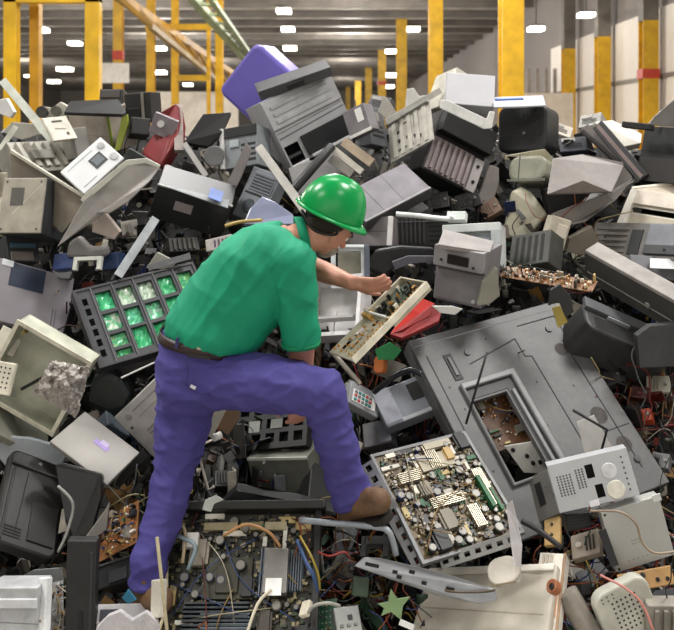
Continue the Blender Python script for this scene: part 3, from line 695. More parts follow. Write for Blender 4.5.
L('white_case', 'off-white case with a raised rim behind the grey tower', 'case', (444, 268, 501, 266, 444, 227), 1.4, .1, 'bcc0bd', d=4.42, s=1, dust=.06, fs=[('strip', .0, .82, 1.02, 1.02, .03, 'cdd2cf'), ('strip', .86, .0, 1.02, .85, .03, 'b2b8b8'), ('panel', .2, .5, .82, .75, .004, 'a2aab6')])
sheet('grey_wedge', 'olive grey angular wedge at the lower right corner of the grey tower', 'wedge', [(478, 306), (482, 282), (497, 268), (500, 296), (490, 304)], .08, '8a877a', d=4.05)
L('olive_box', 'dark olive box with slits, right of the white case', 'box', (508, 268, 548, 262, 512, 236), 1.3, .12, '44463f', d=4.5, s=1, fs=[('slits', .1, .1, .9, .9, 5, 'v', '22231f')])
L('cream_block', 'cream square block left of the long grey machine', 'block', (544, 246, 563, 252, 553, 215), .62, .1, 'c3bba9', d=4.55, s=1, fs=[('panel', .4, .4, .9, .8, .004, 'd8cdbd'), ('slits', .1, .05, .9, .35, 3, 'h', '8c8678')])
sheet('olive_scrap', 'brownish olive angular scrap between cream block and long machine', 'scrap piece', [(566, 252), (570, 238), (592, 226), (598, 240), (588, 256)], .06, '6f675a', d=4.6)
board('power_board', 'long brown circuit board crowded with tall parts, above the big TV shell', 'circuit board', (499, 276, 592, 292, 506, 266), 4.6, '7d5530', seed=11, s=1, d=4.12, n=110, caps=10, chips=4, sinks=3, conns=8, trafo=2, tall=1.5, cmp_cols=('d9cdb4', '8a5a34', 'b98a5a', 'e8e0cc', '3b2f28'), sinkcol='c9c2b2')
rp = sheet('red_piece', 'bright red plastic tray piece right of the held board', 'tray', [(390, 334, 0), (408, 308, .05), (420, 297, .08), (434, 303, .06), (430, 316, .02), (402, 330, -.02)], .02, 'd23a33', d=4.0, dust=.03, rough=.4)
sheet('rim', None, None, [(390, 334, 0), (402, 330, -.02), (430, 316, .02), (434, 303, .06), (441, 312, .04), (439, 321, .0), (402, 338, -.04)], .03, '8f1f20', d=3.99, dust=.03, parent=rp)
sheet('white_shard', 'pointed white plastic shard between the red piece and TV shell', 'shard', [(432, 306), (452, 306), (463, 309), (455, 315), (440, 313)], .01, 'e2e2dd', d=3.98)
sheet('green_chip_board', 'small bright green board below the held board', 'circuit board', [(375, 350), (390, 342), (402, 350), (394, 360), (378, 360)], .004, '1f8a4a', d=3.98, dust=.05)
L('coil', 'small orange copper coil below the held board', 'coil', (373, 373, 383, 373, 374, 356), .8, .03, 'b8652c', d=4.0, shape='round', r=.02, bevel=.006)
cable('black_lever', 'shiny black lever arm above the grey phone body', 'lever', ((374, 392, 3.95), (392, 378, 3.9), (408, 370, 3.88), (422, 374, 3.86)), .014, '2b2c30', rough=.25)
bar('chrome_rod', 'bright chrome rod running down beside the knee', 'rod', ((332, 352, 3.85), (360, 384, 3.85)), .022, .02, 'c9c4b8', metal=.7, profile='tube', rough=.3)
r = L('phone_body', 'grey telephone-like body with a black speaker square, left of the TV shell', 'telephone', (388, 429, 447, 405, 371, 393), 1.55, .07, '7b7f86', off=-.1, s=1, dust=.06, var=.1, shape='round', r=.03, bevel=.01, fs=[('bay', .55, .42, .8, .86, .004, '1b1c1e', 'black speaker square'), ('strip', .0, .0, 1.0, .1, .012, 'a5a8ac'), ('ridge', .0, .0, .28, .95, .012, '9396a0')])
L('keypad_panel', 'grey keypad panel with small teal and red keys beside the worker shin', 'keypad', (348, 402, 378, 418, 352, 380), 1.5, .05, '8d9094', off=-.08, s=1, fs=[('key_panel', .1, .15, .85, .7, .004, 'd5d2cf')] + [('label', .14 + .12 * i, .2 + .17 * j, .23 + .12 * i, .32 + .17 * j, .008, ['2a7f80', 'a83a3a', '6a6a6e', '2a7f80'][(i + j) % 4]) for i in range(5) for j in range(3)])
L('grey_case', 'small dark grey box under the phone-like body', 'box', (364, 448, 392, 442, 362, 424), 1.2, .1, '5a5a5e', off=.02, s=1, fs=[('panel', .55, .05, 1, .95, .006, '7b7d88')])

sheet('foil_scrap', 'small yellow green iridescent foil scrap at the top corner of the television back', 'foil', [(552, 308), (560, 306), (568, 322), (558, 328)], .006, 'a8964a', d=3.78, rough=.25, metal=.4, bevel=0)
sheet('rubber_scrap', 'dark torn rubber strip hanging above the iridescent foil scrap', 'scrap piece', [(549, 306), (551, 290), (560, 284), (571, 296), (574, 312), (566, 318), (560, 303), (553, 304)], .02, '2c2e2f', d=3.84)
# ---------------- the big rear projection shell
TVC = '565657'
mw, W, H = pose((511, 545, 670, 482, 408, 341), .86, 1, 3.78)
tv = empty('television_back', mw, 'huge grey angled television back frame with a square opening, filling the right side', 'television')
tm = mat(TVC, .45, dust=.3, var=.15, scale=5)
hole = (.17, .22, .40, .62)
def UV(u, v): return ((u - .5) * W, (v - .5) * H)
h0 = UV(hole[0], hole[1]); h1 = UV(hole[2], hole[3])
MB().plate(-W / 2, -H / 2, W / 2, H / 2, -.03, 0, [(h0[0], h0[1], h1[0], h1[1])]).build('back_panel', tm, tv, bevel=.004)
mbx = MB()
mbx.b2(W / 2 - .012, -H / 2, -.1, W / 2, H / 2, -.03).b2(-W / 2, H / 2 - .012, -.1, W / 2 - .012, H / 2, -.03).b2(-W / 2, -H / 2, -.1, -W / 2 + .012, H / 2 - .012, -.03)
mbx.build('rim', mat('5a5b5c', .5), tv, bevel=.004)
MB().plate(h0[0] - .012, h0[1] - .012, h1[0] + .085, h1[1] + .09, 0, .02, [(h0[0], h0[1], h1[0] + .055, h1[1] + .06)]).build('opening_lip', mat('7a7b7c', .4, dust=.2), tv, bevel=.006)
MB().plate(h0[0], h0[1], h1[0] + .055, h1[1] + .06, -.001, .003, [(h0[0], h0[1], h1[0] + .012, h1[1] + .012)]).build('channel', mat('3d3e3f', .5), tv)
feats(tv, W, H, [
    ('groove', [(.28, .8), (.62, .86), (.62, .76), (.66, .75), (.66, .08)], .006, '2b2b2c'),
    ('groove', [(.68, .92), (.94, .92), (.94, .8), (.9, .78), (.9, .1)], .006, '2b2b2c'),
    ('groove', [(.02, .96), (.98, .96)], .004, '8f8f90'), ('groove', [(.06, .1), (.06, .9)], .006, '404142'),
    ('groove', [(.47, .02), (.47, .12)], .004, '404142'), ('groove', [(.66, .3), (.98, .3)], .005, '2f3031'),
    ('disc', .3, .86, .016, .006, '3a3b3c', 'boss'), ('disc', .86, .86, .018, .006, '3a3b3c', 'boss'), ('disc', .9, .14, .016, .008, '4a4c52', 'boss'), ('disc', .52, .42, .01, .004, '4a4b4c', 'boss'),
    ('bay', .15, .74, .2, .88, .004, '2c2d2e', 'dark recessed slot'), ('ridge', .165, .76, .185, .86, .01, '77787a'),
    ('screws', [(.1, .72), (.12, .6), (.45, .9), (.6, .62), (.56, .25), (.1, .3), (.1, .15), (.8, .55)])])
MB().plate(h1[0] + .022, h0[1], h1[0] + .04, h1[1], .0, .014, []).build('ridge', mat('808182', .4), tv, bevel=.004)
for (u, v, ru) in ((.86, .74, .04), (.84, .38, .05), (.88, .22, .045)): MB().cyl((*UV(u, v), .0003), ru * W, .0008, n=24).build('dust_patch', mat('4d4948', .8, scale=20, dust=.5), tv)
board('opening_board', 'brown circuit board with orange parts seen through the television back opening', 'circuit board', (497, 452, 560, 430, 472, 402), 1.35, '6b4526', seed=21, d=3.98, n=90, caps=10, chips=4, sinks=1, conns=5, trafo=3, cmp_cols=('c9822f', 'd9c49a', '2b2b2b', '8a5a34', 'ddd6c8'), s=1)
sheet('spotted_plate', 'white plate with black holes lying at the opening of the television back', 'plate', [(504, 446), (541, 440), (548, 474), (524, 473)], .006, 'dcdad2', d=3.86,
      extra=[lambda o, c, d: [MB().cyl((*[0, 0], 0), .009, .012, 'y', 10).build('hole', mat('17171a', .6), o).__setattr__('location', P(x, y, d - .004) - c) for x, y in ((513, 450), (527, 456), (533, 463), (540, 462))]])
o = cable('black_rod', 'thin black rod leaning across the left side of the television back', 'rod', ((487, 352, 3.62), (477, 386, 3.6), (466, 424, 3.58)), .005, '161618', smooth=False)
o = cable('bent_black_rod', 'thin black rod bent like an elbow over the white paper', 'rod', ((573, 410, 3.58), (607, 430, 3.56), (600, 456, 3.55)), .006, '161618', smooth=False)
sheet('paper_sheet', 'white paper sheet on the television back above the white perforated chassis', 'paper', [(577, 422), (594, 415), (618, 457), (586, 458)], .002, 'e4e3df', d=3.62, dust=.02, bevel=0)
r = L('drive_chassis', 'white perforated metal chassis with two dark windows, lower right', 'chassis', (560, 513, 640, 495, 547, 466), 1.75, .07, 'c2c4c7', d=3.45, s=1, metal=.25, rough=.35, dust=.04, var=.06, side=None,
  holes=((.44, .55, .54, .84), (.5, .12, .6, .4)), fs=[('dots', .06, .3, .26, .75, 5, 8, .0035, '4a4b4c'), ('dots', .3, .38, .42, .8, 3, 8, .0035, '4a4b4c'), ('dots', .62, .2, .66, .3, 1, 2, .0035, '4a4b4c'),
     ('disc', .72, .62, .03, .003, 'e6e7e8', 'embossed_disc'), ('disc', .74, .22, .035, .004, 'eae7d8', 'embossed_disc'), ('dots', .88, .1, .93, .9, 1, 7, .004, '505152'), ('label', .38, -.02, .5, .1, .002, 'f2f0f5')])
L('black_side_shell', 'dark grey slotted shell left of the white perforated chassis', 'shell', (536, 524, 560, 513, 524, 480), .65, .08, '6a6864', d=3.58, s=1, fs=[('bay', .35, .3, .6, .8, .003, '141415')])
L('optical_drive', 'flat silver-white disc drive at the right edge with a brown wire over it', 'disc drive', (617, 573, 675, 555, 601, 513), 1.0, .05, 'bcbdb9', d=3.35, s=1, metal=.3, rough=.38, dust=.05, var=.06,
  fs=[('dots', .35, .35, .55, .45, 4, 2, .003, '8d8d88'), ('dots', .2, .1, .6, .16, 5, 1, .003, '8d8d88'), ('screws', [(.05, .05), (.95, .05), (.05, .95), (.95, .95)]), ('panel', .88, .92, 1.02, 1.03, .003, 'dadbd7')])
cable('brown_wire', 'brown wire snaking over the silver-white disc drive', 'wire', ((590, 511, 3.3), (620, 512, 3.27), (636, 524, 3.26), (642, 542, 3.26), (655, 553, 3.25), (680, 551, 3.26)), .0045, '9a8873')
L('tan_board_edge', 'tan wooden-looking strip with black holes under the disc drive', 'strip', (622, 594, 676, 584, 617, 575), 3.2, .012, 'c59a62', d=3.36, s=1, fs=[('disc', .15, .7, .01, .006, '17171a', 'hole'), ('disc', .45, .75, .01, .01, '3a403c', 'hole'), ('disc', .7, .4, .008, .003, '17171a', 'hole'), ('disc', .88, .35, .008, .003, '17171a', 'hole')])
r = L('perforated_shell', 'beige rounded shell with a grid of holes at the lower right', 'shell', (612, 650, 664, 622, 592, 600), 1.1, .05, 'c6c5b8', d=3.18, s=1, shape='round', r=.05, bevel=.008, dust=.06, fs=[('dots', .25, .15, .75, .8, 6, 7, .0042, '33332f'), ('dots', .1, .8, .4, .95, 3, 2, .003, '33332f')])
cable('pink_wire', 'pink wire hugging the right edge of the beige perforated shell', 'wire', ((600, 575, 3.15), (625, 588, 3.12), (642, 604, 3.1), (654, 632, 3.08)), .004, 'd98a80')
o = bar('motor', 'dented metal cylinder motor at the bottom, left of the beige shell', 'motor', ((566, 592, 3.25), (594, 640, 3.2)), .085, .08, 'a39c92', metal=.5, profile='tube', rough=.4)
L('metal_bracket', 'grey crumpled bracket in the bottom right corner', 'bracket', (646, 640, 690, 640, 648, 606), 1.2, .06, '9a958a', d=3.2, fs=[('ribs', .1, .1, .9, .9, 4, 'v', .015, '8a857a')])
L('dark_bin', 'dark slate tray behind the beige perforated shell at the right', 'tray', (640, 612, 690, 606, 640, 592), 2.4, .08, '4a4d52', d=3.42)
# items in the wire jungle
L('black_connector', 'black block among the wires left of the disc drive', 'block', (568, 532, 592, 528, 566, 516), 1.6, .05, '1f2023', d=3.4, fs=[('slits', .1, .2, .9, .8, 3, 'h', '3a3a3c')])
L('metal_bracket', 'tan grey bracket just below the black block among the wires', 'bracket', (572, 560, 600, 552, 570, 536), 1.2, .03, '8f8374', d=3.42, fs=[('disc', .3, .5, .012, .01, 'c9c2b5', 'boss'), ('slits', .5, .2, .9, .8, 3, 'v', '3a352e')])
bar('black_strap', 'black slim blade standing at the left edge of the disc drive', 'blade', ((602, 530, 3.36), (615, 566, 3.3)), .03, .01, '1c1c1e')
# transparent strip
sheet('clear_strip', 'shiny translucent plastic strip hanging over the right part of the big board', 'strip', [(506, 505, .05), (512, 500, 0), (517, 520, 0), (522, 545, -.03), (520, 582, -.05), (516, 582, -.05), (511, 545, -.01)], .003, 'e8e4e6', d=3.25, rough=.12, metal=.2, dust=0, alpha=.75)
L('tan_block', 'yellow tan strip left of the white perforated chassis bottom', 'strip', (544, 546, 560, 544, 544, 517), .55, .02, 'c9a568', d=3.5, fs=[('disc', .5, .7, .006, .004, '3a3020', 'hole'), ('disc', .5, .35, .006, .004, '3a3020', 'hole')])
cable('black_hose', 'black hose crossing right of the big crowded board', 'hose', ((522, 521, 3.38), (538, 530, 3.34), (562, 548, 3.3)), .011, '2a2a2a')
# ---------------- big crowded board
bb = board('main_board', 'big crowded beige circuit board in a metal tray, right of the worker boot', 'circuit board', (424, 561, 520, 531, 374, 458), .92, '7d6c50', seed=31, s=1, d=3.42, n=1000, csize=1.5, caps=34, chips=12, sinks=5, conns=18, trafo=5, wires=9, frame=('6f7072', .014, .3), tall=1.15,
    cols='5a4a33', cmp_cols=('b3a88e', '86714e', '2b2823', 'c9c0ac', '5f3a2c', '9a8862', '2c5c3c', '4a4236'), sinkcol='b3ab98')
tmp = MB(); tmp.b2(-.05, .1, .012, .1, .17, .02); tmp.b2(.0, .185, .012, .12, .215, .03); tmp.build('shield_plate', mat('b5ab95', .45, dust=.2), bb, bevel=.001)
tmp = MB(); tmp.b2(.14, -.12, 0, .155, .02, .035).b2(.17, -.14, 0, .18, -.04, .03); tmp.build('daughter_board', mat('1b6a3c', .5), bb)
bar('side_rail', 'grey slotted tray rail along the left edge of the big crowded board', 'rail', ((366, 463, 3.52), (421, 566, 3.3)), .06, .02, '8f9093', metal=.4, slots=9)
bar('side_rail', 'grey slotted rail along the lower edge of the big crowded board', 'rail', ((440, 563, 3.3), (516, 538, 3.3)), .045, .02, '9a9a96', metal=.4, slots=7)
o = sheet('slotted_plate', 'long pale grey slotted metal plate lying below the boot', 'plate', [(354, 566, .05), (364, 557, .08), (380, 558, .06), (440, 572, 0), (496, 590, -.05), (497, 600, -.06), (480, 604, -.06), (440, 596, -.02), (392, 580, .02)], .006, '9ea0a3', d=3.22, metal=.5, rough=.38, dust=.1)
for x, y, w in ((372, 565, .05), (395, 572, .018), (399, 577, .018), (412, 572, .02), (424, 583, .018), (450, 589, .03), (470, 592, .02)):
    MB().box((0, 0, 0), (w, .004, .012), R3(0, .22, 0)).build('slot', mat('1d1d1f', .6, dust=0), o).location = P(x, y, 3.22 - (.006 if x < 400 else .03)) - o.location
cable('bent_bar', 'light grey bent metal bar under the worker boot', 'bar', ((300, 520, 3.42), (330, 523, 3.38), (376, 527, 3.34), (388, 531, 3.32), (393, 542, 3.32), (396, 555, 3.32)), .012, '9fa6ad', metal=.3)
L('black_clamp', 'dark curved clamp beneath the bent grey bar', 'clamp', (360, 556, 388, 556, 362, 536), 1.4, .04, '47494c', d=3.45, holes=((.2, .0, .8, .6),), shape='frame')
# cream casings bottom
L('cream_casing', 'large cream ribbed monitor casing at the bottom, below the slotted plate', 'casing', (405, 650, 545, 652, 428, 568), 1.6, .1, 'b9b2a3', d=3.28, s=1, dust=.12, var=.12, bevel=.012, fs=[('groove', [(.05, .5), (.95, .4)], .005, 'a39b88'), ('groove', [(.05, .25), (.9, .15)], .004, 'b5ad9b'), ('ridge', .02, .9, .98, .98, .01, 'e2dccf')] + [('ridge', .04 + .03 * i, .72, .05 + .03 * i, .9, .012, 'c4bca8') for i in range(5)])
def ringobj(name, label, cat, px, py, d, r, tr, col, squash=1.0, arc=(0, 360)):
    c = P(px, py, d); pts = []
    for i in range(33):
        a = math.radians(arc[0] + (arc[1] - arc[0]) * i / 32); pts.append(Vector((r * math.cos(a), -.5 * r * math.sin(a), r * squash * math.sin(a))))
    o = MB().tube(pts, tr, 8).build(name, mat(col, .5), None); o.location = c
    return tag(o, label, cat)
ringobj('crescent_trim', 'brown crescent trim ring on the cream ribbed casing', 'trim', 470, 590, 3.12, .085, .004, '5c4c34', .35, (180, 360))
L('round_cap', 'flat white round cap beside the translucent strip on the cream casing', 'cap', (489, 588, 522, 580, 485, 560), 1.1, .02, 'b2ab9e', d=3.2, s=1, shape='round', r=.2, bevel=.006, fs=[('groove', [(.1, .05), (.8, .0)], .006, '6a5a40')])
L('cream_strip_case', 'tall white and tan striped strip at the bottom, left of the metal motor', 'strip', (527, 645, 556, 648, 540, 552), .28, .05, 'e6dfd2', d=3.2, s=1, fs=[('ribs', .1, .03, .55, .97, 3, 'v', .006, 'c2b8a6'), ('strip', .9, .0, 1, 1, .004, '96785a'), ('label', .6, .3, .85, .6, .004, 'c98a60')])
L('orange_cap', 'orange cap with a dark hole beside the striped strip', 'cap', (546, 594, 556, 591, 546, 580), .95, .03, '9c5c38', d=3.14, shape='round', r=.02, fs=[('disc', .6, .4, .012, .004, '1a1a1a', 'hole')])
# ---------------- bottom middle
L('green_board', 'small green circuit board at the bottom, left of the silver box', 'circuit board', (296, 640, 336, 634, 298, 604), 1.3, .004, '2d5f48', d=3.28, s=1, fs=[('dots', .1, .1, .9, .9, 8, 5, .003, '9aa890'), ('label', .1, .85, .35, 1.0, .01, 'd8cfb8')])
L('silver_box', 'small shiny silver box at the bottom between green and star-shaped boards', 'box', (338, 640, 364, 636, 333, 608), .95, .04, '8a8c88', d=3.2, s=1, metal=.7, rough=.35, fs=[('bay', .5, .55, .68, .72, .002, '3a3d3c'), ('label', .2, .1, .5, .26, .002, 'c5c6c0'), ('ribs', .1, .35, .9, .45, 3, 'v', .006, '7d7f7b')])
o = sheet('star_board', 'pale green star-shaped piece of circuit board at the bottom', 'circuit board', [(378, 604), (388, 602), (391, 589), (397, 599), (410, 597), (403, 606), (401, 620), (391, 612), (381, 616), (384, 608)], .003, '8fae7c', d=3.18, dust=.1, bevel=0)
L('small_box', 'small dark green box in the tangle below the boot', 'box', (352, 596, 368, 598, 354, 576), .9, .03, '3c4f3c', d=3.32)
cable('grey_cable', 'grey cable curving above the small green board', 'cable', ((306, 616, 3.2), (314, 606, 3.18), (328, 603, 3.18), (340, 606, 3.2)), .006, 'a9a79d')
L('white_plug', 'white plug on the left end of the grey cable', 'plug', (298, 616, 306, 614, 302, 601), .7, .02, 'e0d8c2', d=3.2)
cable('ribbon_wires', 'blue and yellow wire bundle right of the central chassis', 'wires', ((297, 540, 3.28), (306, 562, 3.22), (313, 575, 3.2), (318, 592, 3.2)), .007, '34507f')
cable('yellow_wire', 'yellow wire beside the blue wire bundle', 'wire', ((300, 536, 3.28), (311, 556, 3.2), (318, 574, 3.19), (320, 590, 3.2)), .004, '9a8630')
cable('red_wire', 'red twisted wires right of the central chassis', 'wire', ((318, 552, 3.3), (330, 556, 3.25), (344, 552, 3.25), (350, 558, 3.27)), .004, '8a302c')
bar('shard_strip', 'small white strip at the bottom beneath the star-shaped board', 'strip', ((400, 622, 3.15), (414, 628, 3.15)), .02, .01, 'e3e3de')
# ---------------- central chassis at the worker feet
cb = board('open_chassis', 'large open dark chassis packed with boards at the bottom centre, before the legs', 'chassis', (146, 655, 313, 655, 168, 515), 1.2, '3d3a26', seed=41, s=1, d=3.2, n=800, csize=1.8, caps=26, chips=14, sinks=3, conns=14, trafo=4, wires=12, tall=1.2, cols='23241c', cmp_cols=('57523c', '2f2e24', '857a58', '1e1e1a', '968a6a', '3a482f'), sinkcol='6d7680')
W_, H_ = None, None
_, W_, H_ = pose((146, 655, 313, 655, 168, 515), 1.2, 1, 3.2)
MB().b2(-W_ / 2 - .02, H_ / 2, -.02, W_ / 2 + .03, H_ / 2 + .035, .05).build('top_bar', mat('26261f', .5), cb, bevel=.004)
MB().b2(W_ / 2 - .01, -H_ / 2, -.02, W_ / 2 + .015, H_ / 2, .03).build('side_bar', mat('2a2a28', .5), cb, bevel=.003)
MB().b2(W_ * .18, -H_ * .12, .012, W_ * .33, H_ * .2, .05).build('power_unit', mat('8b8884', .35, .5), cb, bevel=.003)
MB().b2(W_ * .2, -H_ * .14, .05, W_ * .3, -H_ * .02, .054).build('label', mat('efeeea', .5, dust=0), cb)
MB().b2(-W_ * .36, H_ * .22, .012, -W_ * .26, H_ * .33, .04).build('connector', mat('e9e7e2', .5, dust=.05), cb, bevel=.002)
mbx = MB()
for i in range(7): mbx.b2(-W_ * .3, -H_ * (.18 + .03 * i), .0, W_ * .1, -H_ * (.18 + .03 * i) + .007, .03)
mbx.build('heat_sink', mat('3c444a', .45, .4), cb)
MB().b2(-W_ * .2, -H_ * .14, .004, W_ * .1, H_ * .16, .016).b2(-W_ * .12, -H_ * .1, .016, W_ * .02, H_ * .1, .024).build('shield_plate', mat('3f3e2c', .45, .3), cb, bevel=.002)
for u0, u1, c in ((-.42, -.37, 'a89c78'), (-.24, -.02, 'a39774'), (.0, .14, '8f8560'), (.16, .3, 'b5aa88'), (.36, .46, 'b59a6a')):
    MB().b2(W_ * u0, H_ * .36, .004, W_ * u1, H_ * .42, .022).build('connector', mat(c, .5, dust=.2), cb, bevel=.001)
for pts, r_, c in ((((-.44, .3, .03), (-.38, .36, .06), (-.34, .3, .06), (-.34, .1, .04)), .007, 'b9a888'), (((-.1, .3, .04), (.05, .36, .07), (.2, .3, .07), (.28, .2, .06)), .006, 'b98a5a'),
                  (((-.44, .1, .04), (-.4, -.2, .06), (-.42, -.4, .06)), .006, 'cfc3a0'), (((.1, -.4, .03), (.16, -.2, .05), (.24, -.1, .06)), .006, 'd8cfb8'), (((-.3, .05, .04), (-.26, .2, .07), (-.38, .28, .07)), .008, '8fa0a8')):
    MB().tube(smoothpath([(u * W_, v * H_, z) for u, v, z in pts]), r_, 8).build('wire', mat(c, .5, dust=0), cb)
bar('tan_rod', 'thin cream rod leaning at the left side of the central chassis', 'rod', ((157, 537, 3.14), (168, 640, 3.08)), .012, .01, 'c9bc9a', profile='tube')
# ---------------- between the legs
r = L('grey_cabinet', 'olive grey metal box with a pale top between the worker legs', 'box', (256, 500, 316, 500, 247, 458), 1.5, .24, '6b6d64', d=3.86, s=-1, fs=[('disc', .28, .9, .006, .008, 'e2e2da', 'screw'), ('strip', .0, .94, 1.0, 1.0, .003, 'c9c9be')])
L('slotted_rack', 'black rack with square holes behind the olive grey box', 'rack', (232, 452, 306, 445, 238, 405), 1.7, .06, '232421', d=3.96, s=1, shape='frame', holes=tuple((.06 + .19 * i, .12 + .3 * j, .18 + .19 * i, .32 + .3 * j) for i in range(5) for j in range(3)), fs=[('panel', .2, .35, .35, .6, .004, '8c8f88'), ('panel', .5, .4, .66, .6, .004, '6d7069'), ('panel', .02, .9, .98, .98, .01, '35362f')])
sheet('cone_shade', 'cream cone-like plastic piece between the legs, upper left', 'cone', [(206, 436), (216, 404), (229, 405), (212, 438)], .04, 'cbc7b6', d=3.84)
sheet('tan_scrap', 'tan crumpled scrap beside the cream cone between the legs', 'scrap piece', [(222, 410), (232, 404), (240, 406), (238, 420), (228, 436), (218, 428)], .04, '7d6248', d=3.9)
L('dark_slab', 'dark greenish slab standing left between the legs', 'panel', (196, 500, 236, 500, 204, 446), .7, .04, '3d403c', d=3.95, fs=[('panel', .5, .1, .62, .9, .02, '77786e'), ('groove', [(.1, .2), (.9, .8)], .006, '8c8c84')])
cable('bent_stick', 'thin off-white bent metal arm between the legs', 'arm', ((219, 437, 3.75), (197, 447, 3.72), (208, 490, 3.66), (214, 486, 3.66)), .006, 'd5c9bd', smooth=False)
cable('white_cap_tube', 'small white plug on the end of the bent metal arm', 'plug', ((213, 438, 3.7), (221, 435, 3.72)), .016, 'e3e0d8', smooth=False)
sheet('black_wedge', 'black folded plastic wedge in front of the olive grey box', 'wedge', [(214, 512), (236, 490), (262, 498), (300, 502), (334, 512), (330, 524), (214, 522)], .08, '222325', d=3.62)
sheet('torn_paper', 'crumpled white paper scrap at the top of the central chassis', 'paper', [(202, 510), (205, 500), (216, 495), (224, 500), (214, 504), (211, 512)], .004, 'cfd2cc', d=3.5)
L('black_casing', 'black casing behind the bent shin, right of the olive grey box', 'casing', (308, 500, 336, 516, 312, 460), .6, .08, '1d1d1f', d=3.8)
# ---------------- left upper
pc = L('pink_crate', 'beige pink box with a dark lid near the yellow frame, upper left', 'box', (74, 150, 114, 152, 67, 109), 1.35, .2, 'ada296', d=5.35, s=-1, dust=.15, fs=[('groove', [(.05, .4), (.95, .35)], .004, '8f8478'), ('strip', .96, .0, 1.02, 1, .004, '8fa03a', 'yellow green edge')])
sheet('lid', None, None, [(64, 112, -.1), (70, 101, .1), (118, 99, .1), (126, 112, -.05), (122, 114, -.1)], .02, '1b1b1d', d=5.15, parent=pc)
L('dark_unit', 'dark squat unit standing up above the black lid', 'unit', (99, 104, 122, 104, 100, 89), 1.5, .12, '3e3a38', d=5.4, fs=[('ridge', .1, .4, .9, .9, .01, '4d4744')])
L('black_unit', 'black machine part left of the red casing', 'machine part', (126, 124, 152, 122, 124, 94), .95, .14, '2c2b2b', d=5.35, s=1, fs=[('bay', .1, .1, .6, .5, .006, '151515'), ('strip', .65, .0, .75, 1, .01, '7a756c')])
L('black_cube', 'black cube below the black machine part beside a lime strip', 'cube', (130, 134, 150, 136, 131, 116), 1.05, .1, '191a1b', d=5.2, bevel=.01)
sheet('lime_strip', 'yellow green strip at the right side of the beige pink box', 'strip', [(114, 152), (122, 116), (127, 114), (128, 124), (120, 150)], .03, 'a9b54a', d=5.2)
sheet('red_casing', 'dark red broken machine casing on the left ridge', 'casing', [(141, 152, 0), (150, 144, 0), (156, 130, 0), (160, 112, 0), (176, 103, .05), (179, 120, 0), (178, 140, -.05), (168, 152, -.1), (160, 166, -.12), (150, 162, -.05)], .1, '87292c', d=5.1, bevel=.01, rough=.4, dust=.12,
      extra=[lambda o, c, d: MB().box((0, 0, 0), (.14, .03, .12), R3(.2, .4, 0)).build('recess', mat('8b8188', .5), o, bevel=.004).__setattr__('location', P(164, 126, d - .03) - c),
             lambda o, c, d: MB().cyl((0, 0, 0), .02, .03, 'y', 12).build('knob', mat('c9c6c2', .4), o).__setattr__('location', P(161, 124, d - .05) - c)])
bar('metal_strip', 'upright metal strip on the right edge of the red casing', 'strip', ((179, 150, 5.0), (178, 104, 5.2)), .05, .03, '9a8f8a')
sheet('black_screen', 'black flat screen leaning on the ridge right of the red casing', 'screen', [(184, 142, -.05), (203, 114, .1), (231, 112, .12), (222, 132, 0), (208, 146, -.05)], .03, '1e1f21', d=5.05, rough=.3)
bar('grey_edge', 'thin grey edge strip below the black flat screen', 'strip', ((184, 143, 4.95), (206, 176, 4.8)), .03, .02, '7d7973')
L('grey_plate', 'grey rounded plate right of the black flat screen', 'plate', (204, 166, 224, 166, 204, 146), 1, .04, '7b7b7c', d=5.0, shape='round', r=.05)
L('silver_deck', 'silver deck with a dark top slot under the purple monitor', 'deck', (222, 170, 258, 164, 221, 130), 1.0, .15, '8d9296', d=5.0, s=1, fs=[('strip', .0, .0, .1, 1.0, .02, 'dcdad9', 'white upright edge'), ('panel', .1, .75, 1, 1, .01, '2c2e30'), ('screen', .25, .5, .5, .68, .01, 'b9c2c6'), ('slits', .55, .1, .95, .6, 4, 'h', '33363a'), ('strip', .02, .3, .06, .5, .024, 'a83a3a')])
sheet('board_shard', 'pointed pinkish board shard standing left of the grey keypad device', 'board', [(224, 190), (246, 142), (252, 150), (242, 176), (232, 196)], .01, '8c8484', d=4.85)
L('desk_phone', 'grey keyed device with dark ribs, right above the worker back', 'device', (232, 214, 259, 225, 254, 166), .72, .08, '7f8388', d=4.78, s=1, rough=.4, dust=.08, fs=[('key_panel', .15, .56, .95, .92, .006, '6d7178'), ('ribs', .2, .6, .9, .9, 5, 'h', .012, '50545c'), ('groove', [(.1, .5), (.9, .5)], .012, '1c1c1e'), ('disc', .4, .26, .04, .006, '4c5158', 'dial')])
sheet('translucent_cover', 'translucent blue grey rounded cover just above the worker shoulder', 'cover', [(243, 224, -.05), (250, 208, 0), (262, 196, .05), (276, 202, .03), (293, 214, 0), (296, 224, -.05)], .02, '8288a0', d=4.5, rough=.25, dust=.05, bevel=.006)
ar = L('audio_receiver', 'dark box with a pale grey top and small tag, left of the worker back', 'box', (148, 217, 221, 238, 158, 184), 1.85, .2, '2f3032', d=4.62, s=-1, rough=.4, dust=.08, fs=[('label', .28, .42, .52, .68, .002, '9a8d90', 'mauve worn label'), ('strip', -.005, .97, 1.005, 1.01, .003, 'c9c9c6')])
sheet('top_plate', None, None, [(159, 184, 0), (167, 164, .2), (232, 192, .2), (228, 208, 0)], .006, '808486', d=4.58, parent=ar)
sheet('sticker', None, None, [(208, 197, 0), (211, 187, .12), (224, 192, .12), (221, 202, 0)], .003, '4f68a5', d=4.55, parent=ar, bevel=0)
bar('cream_rod', 'long cream bar leaning down from the left edge of the ridge', 'bar', ((2, 80, 5.0), (52, 140, 4.85)), .045, .03, 'c2c6ba', profile='U')
